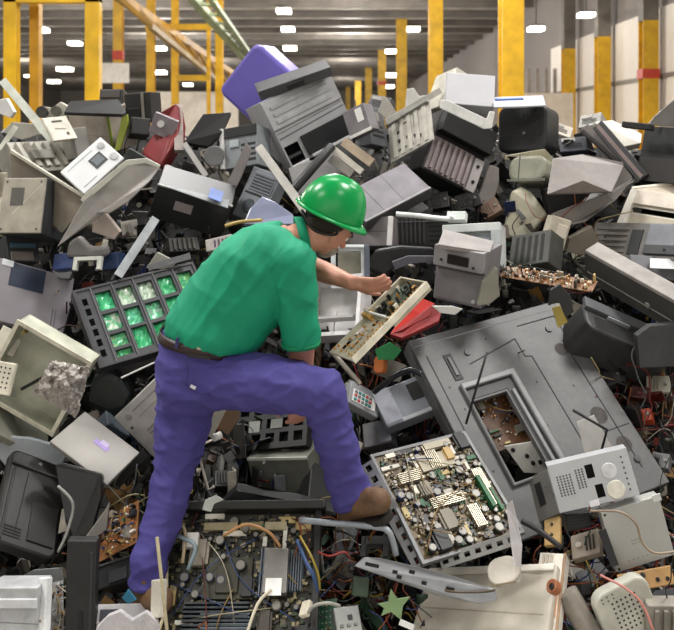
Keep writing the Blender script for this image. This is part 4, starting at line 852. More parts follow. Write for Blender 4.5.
bar('cream_rod', 'second thin cream bar near the left edge, crossing lower', 'bar', ((0, 150, 4.9), (16, 126, 5.0)), .03, .02, 'bdbdb0')
L('printer_mechanism', 'grey beige printer mechanism with ribs, upper left heap', 'mechanism', (24, 172, 92, 168, 6, 142), 2.1, .14, '96938a', d=4.9, s=1, metal=.2, fs=[('ribs', .05, .1, .95, .9, 7, 'v', .02, 'a6a297'), ('panel', .2, .3, .5, .6, .03, '7d7a70'), ('disc', .7, .5, .02, .03, '44443f', 'roller'), ('groove', [(.05, .05), (.95, .9)], .01, '55534c')])
L('cream_plate', 'cream slotted plate on top of the printer mechanism', 'plate', (54, 141, 78, 138, 42, 118), 1.15, .02, 'd6d2c4', d=4.85, s=1, fs=[('groove', [(.3, .8), (.7, .8)], .012, '4a463c'), ('groove', [(.3, .5), (.7, .45)], .008, '8a867a'), ('disc', .7, .25, .01, .003, '55524a', 'hole')])
L('grey_block', 'grey block right of the cream slotted plate', 'block', (78, 158, 92, 156, 72, 128), .6, .1, '8d8a84', d=4.95)
sheet('roller_scrap', 'pale lumpy scrap with round holes behind the cream bar', 'scrap piece', [(36, 116), (40, 106), (52, 108), (60, 102), (67, 106), (66, 116), (58, 122)], .06, 'bdb8aa', d=5.3,
      extra=[lambda o, c, d: MB().cyl((0, 0, 0), .035, .02, 'y', 14).build('hole', mat('44423c', .5), o).__setattr__('location', P(42, 112, d - .01) - c), lambda o, c, d: MB().cyl((0, 0, 0), .03, .02, 'y', 14).build('hole', mat('5c594f', .5), o).__setattr__('location', P(56, 111, d - .01) - c)])
sheet('white_scrap', 'white scrap piece at the far left edge of the ridge', 'scrap piece', [(-5, 112), (-2, 100), (6, 98), (14, 112), (10, 118)], .05, 'd9d8d6', d=5.2)
sheet('white_scrap', 'pale flat scrap at the left edge under the white piece', 'scrap piece', [(2, 132), (12, 122), (34, 124), (40, 134), (22, 140)], .04, 'b2afa4', d=5.05)
tp = sheet('taupe_casing', 'taupe side casing with a cream rim under the white faceplate', 'casing', [(10, 152, 0), (83, 197, -.1), (84, 206, -.1), (62, 233, -.1), (46, 224, -.05), (40, 176, 0), (12, 182, 0)], .02, '837a6c', d=4.62, bevel=.003)
sheet('rim', None, None, [(10, 149, -.02), (84, 196, -.12), (84, 199, -.12), (10, 153, -.02)], .02, 'c5c2b2', d=4.62, parent=tp)
L('faceplate', 'white machine faceplate with a small grey display, upper left', 'faceplate', (84, 194, 124, 158, 60, 172), 1.55, .03, 'e6e8ea', d=4.55, s=1, dust=.03, var=.05, fs=[('screen', .5, .3, .78, .68, .004, '55585c', 'small grey display'), ('screen', .54, .36, .74, .62, .006, '7d8388'), ('disc', .88, .78, .02, .006, 'c6c8ca', 'button'), ('disc', .9, .25, .022, .006, 'c6c8ca', 'button'), ('groove', [(.1, .15), (.4, .15)], .006, 'a9b0b4'), ('groove', [(.1, .85), (.7, .85)], .006, 'b3b9bd')])
wp = sheet('casing_wing', 'large light grey wing-shaped casing panel left of the dark box', 'panel', [(57, 247, -.15), (84, 200, -.1), (127, 164, .0), (145, 162, .02), (160, 167, .05), (150, 181, .0), (128, 202, -.05), (110, 213, -.08), (96, 213, -.1)], .015, '9d9793', d=4.5, bevel=.005)
sheet('rim', None, None, [(80, 200), (86, 193), (126, 160), (146, 158), (160, 165), (159, 168), (145, 163), (127, 166), (84, 203)], .012, 'c9c6ba', d=4.42, parent=wp)
sheet('dark_corner', 'dark triangular corner with a cream edge above the wing-shaped panel', 'corner', [(118, 164), (129, 148), (160, 166), (146, 160), (128, 160)], .04, '2c332f', d=4.62)
L('beige_computer', 'beige computer case with a dark worn sticker, at the left edge', 'computer', (-3, 233, 40, 233, 4, 178), .8, .28, 'a39c8e', d=4.42, s=1, dust=.1, side='3c3f43', fs=[('sticker', .22, .5, .52, .82, .002, '5a5852', 'dark worn sticker'), ('screws', [(.08, .07), (.9, .07), (.9, .93), (.1, .93)]), ('groove', [(.3, .35), (.95, .9)], .003, 'cfc9ba')])
L('layered_unit', 'dark unit with a teal strip under the beige computer', 'unit', (8, 262, 40, 262, 6, 236), 1.3, .15, '3b3e42', d=4.5, fs=[('strip', .1, .55, .9, .72, .008, '4e6a7d'), ('panel', .1, .05, .8, .4, .006, '7a706a')])
L('side_crate', 'beige crate end at the far left behind the beige computer', 'crate', (-12, 200, 8, 200, -12, 172), .8, .1, 'b5ad9a', d=4.6)
L('cream_roll', 'cream padded block at the far left edge, below the crate end', 'block', (-12, 232, 6, 214, -14, 212), 1.0, .1, 'cac5b0', d=4.55)
sheet('grey_hood', 'grey curved hood lying below the wing-shaped panel', 'hood', [(66, 258), (68, 243), (78, 236), (90, 248), (106, 246), (108, 256), (96, 260), (84, 258)], .07, '74716f', d=4.4, bevel=.015)
sheet('white_fan', 'whitish brown broken fan piece below the wing-shaped panel', 'scrap piece', [(92, 232), (94, 212), (102, 210), (112, 222), (120, 232), (114, 240), (104, 236)], .05, 'b3a398', d=4.52)
L('looped_bracket', 'white looped bracket above the mauve flat monitor back', 'bracket', (72, 270, 100, 269, 74, 257), 2.3, .02, 'c9cbc0', d=4.32, shape='frame', holes=((.14, .0, .86, .72),))
L('blue_unit', 'dark blue unit left of the white looped bracket', 'unit', (52, 270, 72, 268, 54, 254), 1.4, .06, '223a70', d=4.4)
L('blue_unit', 'small blue unit right of the white looped bracket', 'unit', (102, 270, 118, 268, 102, 254), 1.2, .06, '223a68', d=4.42)
bar('silver_rail', 'silver rail leaning diagonally below the dark receiver box', 'rail', ((156, 218, 4.35), (118, 276, 4.2)), .042, .02, 'b6bbc0', metal=.4, profile='U')
sheet('white_wedge', 'pale triangular wedge on the upper edge of the green-paned frame', 'wedge', [(146, 268), (157, 252), (176, 262), (172, 270)], .02, 'b0aea3', d=4.38)
bar('grey_lath', 'grey flat lath along the upper right of the green-paned frame', 'lath', ((148, 268, 4.32), (190, 256, 4.34)), .03, .02, '7d7d80')
L('white_connector_box', 'small white and mauve unit at the lower back of the worker shirt', 'unit', (206, 252, 232, 246, 205, 240), 2.5, .05, 'cfc8c4', d=4.5, fs=[('slits', .3, .2, .9, .8, 4, 'v', '6a6070')])
cable('tan_cable', 'tan cable lying above the worker shoulder blade', 'cable', ((225, 226, 4.45), (240, 222, 4.45), (262, 220, 4.4)), .009, 'b59a5a')
L('green_dark_scrap', 'dark scrap unit under the audio box right of the silver rail', 'unit', (170, 252, 200, 250, 168, 238), 2, .06, '33332f', d=4.55, fs=[('ribs', .1, .1, .9, .9, 5, 'v', .01, '4c4a42')])
# ---------------- left middle
L('flat_monitor', 'wide mauve grey flat monitor back with a dark blue patch, left edge', 'monitor', (-14, 318, 66, 337, -2, 257), 1.35, .04, '8f898f', off=-.12, s=1, rough=.45, dust=.06, var=.08, fs=[('sticker', .18, .6, .62, .98, .002, '27344e', 'dark blue patch'), ('label', .06, .9, .2, 1.0, .003, 'dfe2e6'), ('groove', [(.78, .12), (.78, .4)], .006, '6a646a'), ('groove', [(.82, .1), (.82, .38)], .006, '6a646a')])
# green paned frame
mw, W, H = pose((101, 366, 221, 331, 75, 293), 1.5, 1, 4.02)
gf = empty('paned_frame', mw, 'dark grey slotted frame with bright green panes, left of the worker waist', 'frame')
cells = []
for i in range(5):
    for j, (v0, v1) in enumerate(((.68, .93), (.4, .63), (.18, .35), (.05, .14))):
        u0 = .13 + .175 * i
        if j >= 2 and i == 1: v0, v1 = (.08, .36) if j == 2 else (None, None)
        if v0 is None: continue
        cells.append((u0 + .012, v0, u0 + .14, v1))
hs = [((a - .5) * W, (b - .5) * H, (c - .5) * W, (d_ - .5) * H) for a, b, c, d_ in cells]
sl = [((.03 - .5) * W, (.1 + .14 * k - .5) * H, (.07 - .5) * W, (.19 + .14 * k - .5) * H) for k in range(6)]
MB().plate(-W / 2, -H / 2, W / 2, H / 2, -.02, 0, hs + sl).build('grid', mat('424247', .45, dust=.15), gf, bevel=.001)
MB().plate(-W / 2 - .012, -H / 2 - .012, W / 2 + .012, H / 2 + .012, -.05, .006, [(-W / 2 + .002, -H / 2 + .002, W / 2 - .002, H / 2 - .002)]).build('rim', mat('39393d', .45), gf, bevel=.002)
mbx = MB()
for i in range(5): mbx.b2((.12 + .175 * i - .5) * W - .002, -H / 2, 0, (.12 + .175 * i - .5) * W + .003, H / 2, .006)
mbx.build('ribs', mat('616166', .45), gf, bevel=.001)
gcol = ['4fce8a', '62c890', '9ccf96', '8fd08a', '9cc8a0', '6fd0a8', '4cc07e', 'a5c2a6', '8fb8a0', '35a862', '7fd0b0', '3fb370']
for k, h_ in enumerate(hs):
    o = MB(); nx, ny = 7, 6; vs = []
    for a in range(nx + 1):
        for b in range(ny + 1):
            vs.append((h_[0] - .003 + (h_[2] - h_[0] + .006) * a / nx, h_[1] - .003 + (h_[3] - h_[1] + .006) * b / ny, -.024 + rnd.uniform(-.006, .006)))
    o.add(vs, [(a * (ny + 1) + b, (a + 1) * (ny + 1) + b, (a + 1) * (ny + 1) + b + 1, a * (ny + 1) + b + 1) for a in range(nx) for b in range(ny)], 0, False)
    o.build('pane', mat(gcol[k % 12], .25, c2=['4fbf86', 'dcead6', '6fd09a'][k % 3], scale=38, dust=0), gf)
MB().b2(-W / 2 + .01, -H / 2 + .01, -.045, W / 2 - .01, H / 2 - .01, -.035).build('backing', mat('1f3a2c', .6), gf)
sheet('black_edge', 'black bar under the lower edge of the green-paned frame', 'bar', [(100, 372), (110, 366), (160, 350), (196, 338), (200, 346), (150, 366), (112, 384)], .05, '1c1d1f', d=4.08)
bar('white_rod', 'thin white rod under the green-paned frame', 'rod', ((121, 378, 3.85), (160, 360, 3.9)), .008, .008, 'dcdcd6', profile='tube')
L('beige_tray', 'open cream casing tray with an olive inside wall, left edge', 'tray', (-20, 393, 52, 435, 18, 321), 1.0, .12, 'b7b8a6', off=-.2, shape='tray', s=1, side='dcd7c2', dust=.12, fs=[('groove', [(.42, .3), (.62, .62)], .014, '26281f'), ('disc', .12, .9, .008, -.05, '8a7a3a', 'screw')])
L('tray_side', 'grey green outer side wall of the cream casing tray', 'side wall', (-20, 425, 50, 460, -20, 396), 2.5, .03, '8d8d80', off=-.12, s=1)
# crumpled bag
mbx = MB(); nx, ny = 22, 22; vs = []
quad = [(33, 392), (76, 418), (90, 368), (52, 360)]
c0 = P(62, 385, 3.62)
for a in range(nx + 1):
    for b in range(ny + 1):
        u, v = a / nx, b / ny
        x = (quad[0][0] * (1 - u) + quad[1][0] * u) * (1 - v) + (quad[3][0] * (1 - u) + quad[2][0] * u) * v + rnd.uniform(-1, 1)
        y = (quad[0][1] * (1 - u) + quad[1][1] * u) * (1 - v) + (quad[3][1] * (1 - u) + quad[2][1] * u) * v + rnd.uniform(-1, 1)
        d = 3.66 - .07 * math.sin(math.pi * u) * math.sin(math.pi * v) + noise.noise(Vector((u * 6, v * 6, 3))) * .05 + rnd.uniform(-.008, .008)
        vs.append(P(x, y, d) - c0)
mbx.add(vs, [(a * (ny + 1) + b, (a + 1) * (ny + 1) + b, (a + 1) * (ny + 1) + b + 1, a * (ny + 1) + b + 1) for a in range(nx) for b in range(ny)])
o = mbx.build('plastic_bag', mat('b5aea8', .3, dust=.15, alpha=.85, var=.2)); o.location = c0; m_ = o.modifiers.new('s', 'SOLIDIFY'); m_.thickness = .002
tag(o, 'crumpled clear whitish plastic bag lying in the cream casing tray', 'bag')
L('cream_bracket', 'cream plate with small holes at the left edge inside the tray', 'plate', (-14, 392, 8, 396, -6, 360), .8, .02, 'd9d3c0', d=3.68, s=1, fs=[('dots', .3, .15, .9, .9, 3, 5, .004, '2c2a22')])
bar('cream_edge', 'cream upright strip at the left edge above the tray', 'strip', ((2, 352, 3.9), (14, 330, 3.95)), .1, .03, 'cfcaba')
lt = L('laptop', 'silver laptop lid with a lilac mark, tilted below the cream tray', 'laptop', (50, 441, 107, 485, 85, 411), 1.45, .025, 'aeaba6', d=3.72, s=1, metal=.3, rough=.4, dust=.06, var=.06, side=None, fs=[('sticker', .42, .55, .66, .66, .0015, 'b9a3e2', 'lilac mark'), ('sticker', .5, .62, .62, .72, .002, 'd9ccf2')])
sheet('keyboard_base', None, None, [(108, 486), (142, 450), (146, 458), (118, 490)], .03, '1f2222', d=3.8, parent=lt)
L('white_keyboard', 'pale ribbed keyboard panel disappearing behind the trouser leg', 'keyboard', (114, 418, 160, 464, 158, 376), 1.05, .03, 'bdb9b4', d=3.95, s=1, dust=.05, fs=[('ribs', .45, .25, .85, .65, 6, 'v', .006, '8f8b88'), ('groove', [(.12, .3), (.12, .9)], .006, '93908c'), ('disc', .14, .18, .016, .004, 'a8a49f', 'ring'), ('disc', .3, .1, .006, .004, '44423f', 'hole'), ('groove', [(.25, .3), (.25, .9)], .004, 'a19d99')])
sheet('black_hood', 'black green rounded hood between tray and ribbed keyboard panel', 'hood', [(86, 408), (92, 376), (104, 368), (122, 378), (132, 396), (124, 414), (108, 418)], .12, '242a29', d=4.02, bevel=.03, rough=.35)
L('slate_unit', 'slate blue unit below the black green hood', 'unit', (108, 424, 130, 436, 106, 410), 1.4, .06, '4a545e', d=4.0)
sheet('clear_scrap', 'bluish clear plastic sheet above the charcoal cover at the left', 'plastic sheet', [(-6, 452), (4, 436), (30, 438), (52, 444), (66, 456), (60, 470), (30, 462), (8, 470)], .02, '9fa6ac', d=3.82, rough=.2, bevel=.005)
L('printer_cover', 'big charcoal printer cover with a folded top lip, lying at the lower left', 'cover', (-8, 540, 55, 561, 13, 447), .6, .05, '242120', d=3.45, s=1, shape='round', r=.035, bevel=.012, rough=.42,
  fs=[('ridge', .03, .82, .98, .845, .01, '3d3935', 'raised lip'), ('ridge', .08, .04, .12, .78, .006, '2d2a28'), ('panel', .5, .1, .93, .5, .006, '292624'), ('groove', [(.3, .1), (.34, .78)], .004, '121110'), ('disc', .5, .92, .008, .004, '6a6762', 'screw'), ('slits', .1, .08, .4, .2, 4, 'h', '121110')])
sheet('hinged_part', 'second charcoal hinged part right of the big printer cover', 'part', [(54, 466, 0), (60, 462, 0), (102, 474, .02), (101, 500, -.03), (92, 512, -.04), (90, 536, -.08), (72, 540, -.08), (64, 520, -.06), (72, 496, -.02)], .06, '2b292a', d=3.6, bevel=.01, rough=.35)
cable('grey_wire_loop', 'thin grey wire loop on the charcoal printer cover', 'wire', ((58, 486, 3.3), (70, 498, 3.28), (73, 510, 3.27), (66, 535, 3.24), (58, 552, 3.22)), .005, '8f8f8a')
sheet('grey_wedge', 'light grey wedge between the hinged part and the small coloured board', 'wedge', [(82, 542), (104, 512), (109, 503), (106, 530), (98, 536)], .02, '9a9690', d=3.44)
L('black_stand', 'tall black stand at the bottom left corner', 'stand', (64, 650, 94, 650, 67, 541), .28, .05, '2c2c2d', d=3.22, s=1, fs=[('bay', .45, .0, .6, .35, .003, '101010'), ('ridge', .8, .1, .9, .9, .004, '3a3a42')])
board('coloured_board', 'small tilted board with orange and coloured parts beside the trouser leg', 'circuit board', (99, 562, 137, 542, 102, 520), 1.3, '8a5c34', seed=51, s=1, d=3.45, n=80, caps=8, chips=3, sinks=1, conns=6, trafo=2, cmp_cols=('d9d2c4', 'c07a48', '4a6aa8', '3a3a3a', 'cbb26a'), wires=5)
L('black_drive', 'black flat unit under the small tilted coloured board', 'unit', (98, 590, 135, 578, 98, 566), 1.9, .1, '26282b', d=3.4, s=1, fs=[('bay', .3, .1, .8, .6, .006, '3a3e44'), ('strip', 0, .9, 1, 1, .01, '4a4a4c')])
L('white_printer_base', 'silver white chassis lying at the bottom left corner', 'chassis', (-14, 640, 38, 640, -14, 588), 1.1, .12, 'c3c5c8', d=3.18, s=1, metal=.2, fs=[('panel', .0, .62, 1, .8, .01, 'e0e2e6'), ('groove', [(0, .35), (1, .3)], .004, '8b8d92')])
L('white_bracket', 'tall white bracket next to the black stand, bottom left', 'bracket', (35, 645, 44, 645, 38, 578), .2, .03, 'eceeef', d=3.1, s=1, fs=[('disc', .5, .35, .004, .004, '9a7a70', 'hole')])
board('edge_board', 'small white board with coloured wires between bracket and black stand', 'circuit board', (46, 642, 64, 642, 46, 574), .3, 'b5b6b4', seed=61, d=3.2, n=40, caps=3, chips=4, sinks=1, conns=4, trafo=1, wires=4, cmp_cols=('c9a23e', 'a5622f', 'd9d9d9', '2a2a2a', '8f8f8f'))
sheet('thin_film', 'thin grey film sheet above the silver white chassis', 'film', [(-6, 592), (34, 570), (60, 568), (64, 580), (36, 586), (0, 596)], .004, '8c8f90', d=3.3, rough=.25, bevel=0)
sheet('crumpled_sheet', 'white crumpled sheet at the bottom beside the black stand', 'sheet', [(96, 628), (108, 616), (120, 611), (132, 620), (146, 612), (158, 622), (160, 640), (96, 640)], .02, 'd8d4d8', d=3.12, rough=.35, bevel=.004, bump=.6)
L('grey_edge_plate', 'pale plate with a dark slot above the white crumpled sheet', 'plate', (96, 624, 156, 622, 98, 604), 3, .03, 'b5b3b4', d=3.2, s=1, fs=[('bay', .05, .1, .35, .7, .004, '3a3c48')])
sheet('blue_shard', 'small cyan blue shard near the worker rear shoe', 'shard', [(122, 598), (128, 590), (136, 600), (128, 604)], .01, '2f7fa0', d=3.2, bevel=0)
L('white_paper_cup', 'torn whitish foam piece left of the central chassis', 'foam', (150, 618, 160, 618, 151, 580), .35, .04, 'd0cbbd', d=3.12)
# fillers: separate medium scrap units half buried in the gaps
FILL = [((300, 560), None, None, None), ((322, 575), 'small teal dusty board in the wire tangle below the boot', 'board', '2f5a58'),
        ((345, 566), 'grey tin can lid in the tangle below the bent bar', 'tin', '6d6a66'), ((660, 460), 'grey block at the right edge beneath the wire tangle', 'block', '6a6a6c'),
        ((640, 392), 'maroon coil block in the wire tangle at the right', 'coil', '5c2a26'), ((612, 376), 'dark metal clip at the top of the right wire tangle', 'clip', '4a4a4c'),
        ((658, 384), 'pale metal socket in the right wire tangle', 'socket', 'b0aa9c'), ((642, 415), 'orange red plug in the right wire tangle', 'plug', 'b5431f'),
        ((340, 425), None, None, None), ((352, 445), 'white chip block beside the shin, lower', 'block', 'c9c2b2'),
        ((498, 232), 'dark bracket between the yellowish shell and white case', 'bracket', '5c4a44'), ((490, 208), 'brownish clip left of the yellowish shell', 'clip', '7c6250'),
        ((560, 262), 'black socket above the long brown board', 'socket', '202326'), ((580, 250), 'pale chipped piece above the long brown board', 'chip', 'aaa68c'),
        ((130, 228), 'pale broken piece in the gap under the wing panel', 'piece', '9c968e'), ((140, 246), 'dark clip in the gap left of the silver rail', 'clip', '3c3a36'),
        ((24, 246), None, None, None), ((108, 300), None, None, None), ((36, 480), None, None, None),
        ((226, 478), 'dark ribbed block in the gap between the legs', 'block', '2f302e'), ((468, 200), 'black angular block under the ribbed open printer', 'block', '27272a'),
        ((440, 200), 'black rounded block right of the flat mauve case', 'block', '1f1f21'), ((412, 178), None, None, None),
        ((210, 185), 'grey splinter near the blue sticker', 'splinter', '8c8a86'), ((192, 172), 'dark lump behind the pale grey top plate', 'lump', '34302f'),
        ((530, 150), None, None, None), ((600, 228), None, None, None), ((430, 276), 'dark lump left of the grey tower', 'lump', '2b2b2e'), ((420, 372), None, None, None)]
for i, ((px, py), lab, nm, col) in enumerate(FILL):
    if not lab: continue
    R = random.Random(i); w = R.uniform(16, 26); h = R.uniform(11, 18); a = R.uniform(-.6, .6)
    ux, uy = w * math.cos(a), -w * math.sin(a); vx, vy = -h * math.sin(a), -h * math.cos(a)
    x0, y0 = px - (ux + vx) / 2, py - (uy + vy) / 2
    L(nm + '_scrap' if nm in ('chip', 'piece', 'lump') else nm, lab, nm, (x0, y0, x0 + ux, y0 + uy, x0 + vx, y0 + vy), w / h * .9, .05, col, off=.08, s=1, fs=[('ribs', .12, .15, .6, .85, 4, 'v', .008, col), ('disc', .8, .5, .008, .008, '8a8780', 'boss')])
# ================================================================ THE WORKER
def capsule(mb, chain, n=20, sub=5):
    """chain of (point, radius[, depth radius factor]); rounded ends"""
    pts = [Vector(c[0]) for c in chain]; rs = [c[1] for c in chain]
    P_, R_ = [], []
    for i in range(len(pts) - 1):
        for k in range(sub):
            t = k / sub; t2 = t * t * (3 - 2 * t)
            P_.append(pts[i].lerp(pts[i + 1], t)); R_.append(rs[i] * (1 - t2) + rs[i + 1] * t2)
    P_.append(pts[-1]); R_.append(rs[-1])
    d0 = (pts[0] - pts[1]).normalized(); d1 = (pts[-1] - pts[-2]).normalized()
    pre = [(P_[0] + d0 * R_[0] * math.sin(a), R_[0] * math.cos(a)) for a in (1.45, 1.1, .75, .4)]
    post = [(P_[-1] + d1 * R_[-1] * math.sin(a), R_[-1] * math.cos(a)) for a in (.4, .75, 1.1, 1.45)]
    allp = pre + list(zip(P_, R_)) + post
    mb.tube([a for a, b in allp], [b for a, b in allp], n)
def loft(mb, rings, n=28, cap=True, m=0, closed=False):
    vs = []
    for c, A, B in rings:
        for j in range(n):
            a = 2 * math.pi * j / n; ca, sa = math.cos(a), math.sin(a)
            e = .85; f = lambda v: math.copysign(abs(v) ** e, v)
            vs.append(c + A * f(ca) + B * f(sa))
    k = len(rings)
    fs = [(i * n + j, i * n + (j + 1) % n, (i + 1) * n + (j + 1) % n, (i + 1) * n + j) for i in range(k - 1) for j in range(n)]
    if cap: fs += [list(range(n))[::-1], [(k - 1) * n + j for j in range(n)]]
    mb.add(vs, fs, m, True)
def ellipsoid(mb, c, rx, ry, rz, rot=None, n=20, m=0):
    vs = []; k = n // 2
    for i in range(1, k):
        t = math.pi * i / k
        for j in range(n):
            a = 2 * math.pi * j / n; v = Vector((rx * math.sin(t) * math.cos(a), ry * math.sin(t) * math.sin(a), rz * math.cos(t)))
            vs.append((rot @ v if rot else v) + c)
    top = Vector((0, 0, rz)); bot = -top
    vs += [(rot @ top if rot else top) + c, (rot @ bot if rot else bot) + c]
    fs = [(i * n + j, (i + 1) * n + j, (i + 1) * n + (j + 1) % n, i * n + (j + 1) % n) for i in range(k - 2) for j in range(n)]
    a, b = len(vs) - 2, len(vs) - 1
    fs += [(a, j, (j + 1) % n) for j in range(n)] + [(b, (k - 2) * n + (j + 1) % n, (k - 2) * n + j) for j in range(n)]
    mb.add(vs, fs, m, True)
def fuse(mb, name, m, parent, voxel, smooth=6, wrinkle=None, fac=.5):
    """melt the overlapping forms into one continuous skin"""
    o = mb.build('tmp', m); r = o.modifiers.new('r', 'REMESH'); r.mode = 'VOXEL'; r.voxel_size = voxel; r.use_smooth_shade = True
    s = o.modifiers.new('s', 'SMOOTH'); s.iterations = smooth; s.factor = fac
    bpy.context.view_layer.update()
    dg = bpy.context.evaluated_depsgraph_get(); me = bpy.data.meshes.new_from_object(o.evaluated_get(dg))
    bpy.data.objects.remove(o)
    if wrinkle:
        ns = [v.normal.copy() for v in me.vertices]
        for v, n_ in zip(me.vertices, ns): v.co = v.co + n_ * wrinkle(v.co)
    me.name = name
    for p in me.polygons: p.use_smooth = True
    if not me.materials: me.materials.append(m)
    q = bpy.data.objects.new(name, me); COL.objects.link(q)
    if parent: q.parent = parent
    return q
def J(px, py, d): return P(px, py, d)
def AV(dx, dy, dd, d=3.55): return Vector((dx * d / F, dd, -dy * d / F))      # a half axis given as seen

SKIN = mat('c98f78', .5, var=.08, scale=14, dust=.0, bump=.05)
SHIRT = mat('01926c', .75, var=.08, scale=6, dust=.0, kind='fabric')
PANTS = mat('48428a', .8, var=.12, scale=7, dust=.05, kind='fabric')
torso = [(J(203, 350, 3.56), AV(40, 6, .0), Vector((.0, .16, .0))), (J(212, 333, 3.55), AV(43, 14, 0), Vector((0, .165, 0))), (J(226, 312, 3.55), AV(44, 20, 0), Vector((0, .17, 0))),
         (J(244, 290, 3.55), AV(43, 24, 0), Vector((0, .185, 0))), (J(262, 265, 3.55), AV(37, 26, 0), Vector((0, .2, 0))), (J(281, 247, 3.55), AV(24, 22, 0), Vector((0, .19, 0))), (J(296, 237, 3.55), AV(13, 14, 0), Vector((0, .1, 0)))]
LHIP, LKNEE, LANK = J(186, 392, 3.62), J(173, 478, 3.56), J(147, 566, 3.38)
RHIP, RKNEE, RANK = J(212, 380, 3.48), J(324, 394, 3.36), J(355, 492, 3.46)
# --- body: one continuous skin (inside the clothes it stays slimmer)
mb = MB()
loft(mb, [(c, A * .86, B * .88) for c, A, B in torso])
capsule(mb, [(J(296, 240, 3.56), .065), (J(314, 236, 3.57), .06), (J(322, 232, 3.58), .06)])                      # neck
hc = J(329, 226, 3.6)
HR = R3(0, .55, .25)
ellipsoid(mb, hc, .088, .075, .105, HR)
fdir = Vector((.6, .48, -.46)).normalized()                                                       # where the face looks
fup = Vector((.45, .0, .85)); fup = (fup - fdir * fup.dot(fdir)).normalized(); fsd = fdir.cross(fup)
def FP(f, u, s_=0): return hc + fdir * f + fup * u + fsd * s_
ellipsoid(mb, FP(.035, -.062), .052, .055, .05)                                                   # jaw
capsule(mb, [(FP(.08, -.0), .012), (FP(.108, -.032), .016)], 10, 3)                                # nose
ellipsoid(mb, FP(.075, -.06), .02, .022, .012, None, 12)                                          # mouth
ellipsoid(mb, FP(.068, -.092), .022, .022, .02, None, 12)                                         # chin
for s_ in (-1, 1):
    ellipsoid(mb, FP(-.008, -.018, .074 * s_), .018, .012, .03, R3(0, .5, .2), 12)                # ears
    ellipsoid(mb, FP(.078, .012, .032 * s_), .02, .02, .01, None, 12)                             # brow
# arms
RSH, RELB, RWR = J(290, 256, 3.42), J(303, 338, 3.46), J(298, 396, 3.62)
capsule(mb, [(RSH, .06), (RELB, .048)]); capsule(mb, [(RELB, .048), (RELB.lerp(RWR, .35), .05), (RWR, .03)])
LSH, LELB, LWR = J(288, 246, 3.73), J(306, 265, 3.86), J(352, 283, 3.64)
capsule(mb, [(LSH, .06), (LELB, .048)]); capsule(mb, [(LELB, .05), (LELB.lerp(LWR, .3), .046), (LWR, .031)])
# hands: palm, four fingers, thumb
def hand(wr, fwd, side, up, curl, sc=1.0):
    fwd = fwd.normalized(); side = (side - fwd * side.dot(fwd)).normalized(); nrm = fwd.cross(side).normalized() * up
    pc = wr + fwd * .05 * sc
    capsule(mb, [(wr, .029 * sc), (wr + fwd * .03 * sc, .028 * sc)], 14, 2)
    for t in (-1.3, -.45, .45, 1.3):
        capsule(mb, [(wr + fwd * .015 + side * t * .014, .016 * sc), (wr + fwd * .085 * sc + side * t * .0185 * sc, .0145 * sc)], 12, 3)
    for k, (t, ln) in enumerate(((-1.45, .072), (-.5, .08), (.48, .074), (1.4, .058))):
        p = wr + fwd * .088 * sc + side * t * .0195 * sc; dirv = (fwd + side * t * .07).normalized(); q = [(p, .0105 * sc)]
        for j, fr in enumerate((.45, .32, .23)):
            dirv = (dirv * math.cos(curl[j]) - nrm * math.sin(curl[j])).normalized(); p = p + dirv * ln * sc * fr; q.append((p, (.0098, .009, .008)[j] * sc))
        capsule(mb, q, 10, 3)
    p = wr + fwd * .03 * sc - side * .026 * sc; dv = (fwd * .75 - side * .8 - nrm * .35).normalized(); q = [(p, .014 * sc)]
    for j, ln in enumerate((.036, .03, .024)):
        dv = (dv + fwd * .25 * j - nrm * .15 * j).normalized(); p = p + dv * ln * sc; q.append((p, (.012, .0105, .009)[j] * sc))
    capsule(mb, q, 10, 3)
hand(LWR, Vector((.9, -.38, -.03)), Vector((.2, .5, -.85)) * -1, 1, (.25, .55, .45))
hand(RWR, Vector((-.05, .1, -1)), Vector((1, .3, 0)), 1, (.5, .7, .5), .95)
# legs inside the trousers
loft(mb, [(J(203, 350, 3.56), AV(38, 6, 0), Vector((0, .15, 0))), (J(196, 375, 3.56), AV(34, 5, 0), Vector((0, .165, 0))), (J(192, 400, 3.57), AV(22, 0, 0), Vector((0, .12, 0)))])
capsule(mb, [(LHIP, .085), (LKNEE, .058), (LANK, .04)]); capsule(mb, [(RHIP, .085), (RKNEE, .06), (RANK, .04)])
capsule(mb, [(LANK, .04), (J(146, 597, 3.39), .03)]); capsule(mb, [(RANK, .04), (J(370, 508, 3.42), .03)])
body = fuse(mb, 'person', SKIN, None, .0055, 5)
tag(body, 'person in green hard hat, green polo shirt and purple trousers, bending with one foot raised', 'person')
# eyes, mouth
for s_ in (-1, 1):
    e = MB(); ellipsoid(e, FP(.082, -.004, .032 * s_), .011, .011, .009, None, 12); e.build('eye', mat('e8e2da', .2, dust=0), body)
    e = MB(); ellipsoid(e, FP(.092, -.004, .032 * s_), .005, .005, .005, None, 10); e.build('pupil', mat('2a2320', .2, dust=0), body)
e = MB(); capsule(e, [(FP(.092, -.062, -.018), .004), (FP(.097, -.06, 0), .005), (FP(.092, -.062, .018), .004)], 8, 3); e.build('lips', mat('9a5a4c', .5, dust=0), body)
# hair: short dark
e = MB(); ellipsoid(e, FP(-.03, .014), .09, .083, .082, HR); ellipsoid(e, FP(-.066, -.016), .045, .06, .04, HR)

fuse(e, 'hair', mat('3a2c22', .7, bump=.8, scale=40, dust=0), body, .006, 2)
e = MB()
for s_ in (-1, 1): ellipsoid(e, FP(.05, -.075, .035 * s_), .026, .02, .024, None, 12)
ellipsoid(e, FP(.062, -.098), .03, .036, .02, None, 12)
fuse(e, 'beard', mat('a89a8e', .8, bump=.6, scale=50, dust=0), body, .005, 2)
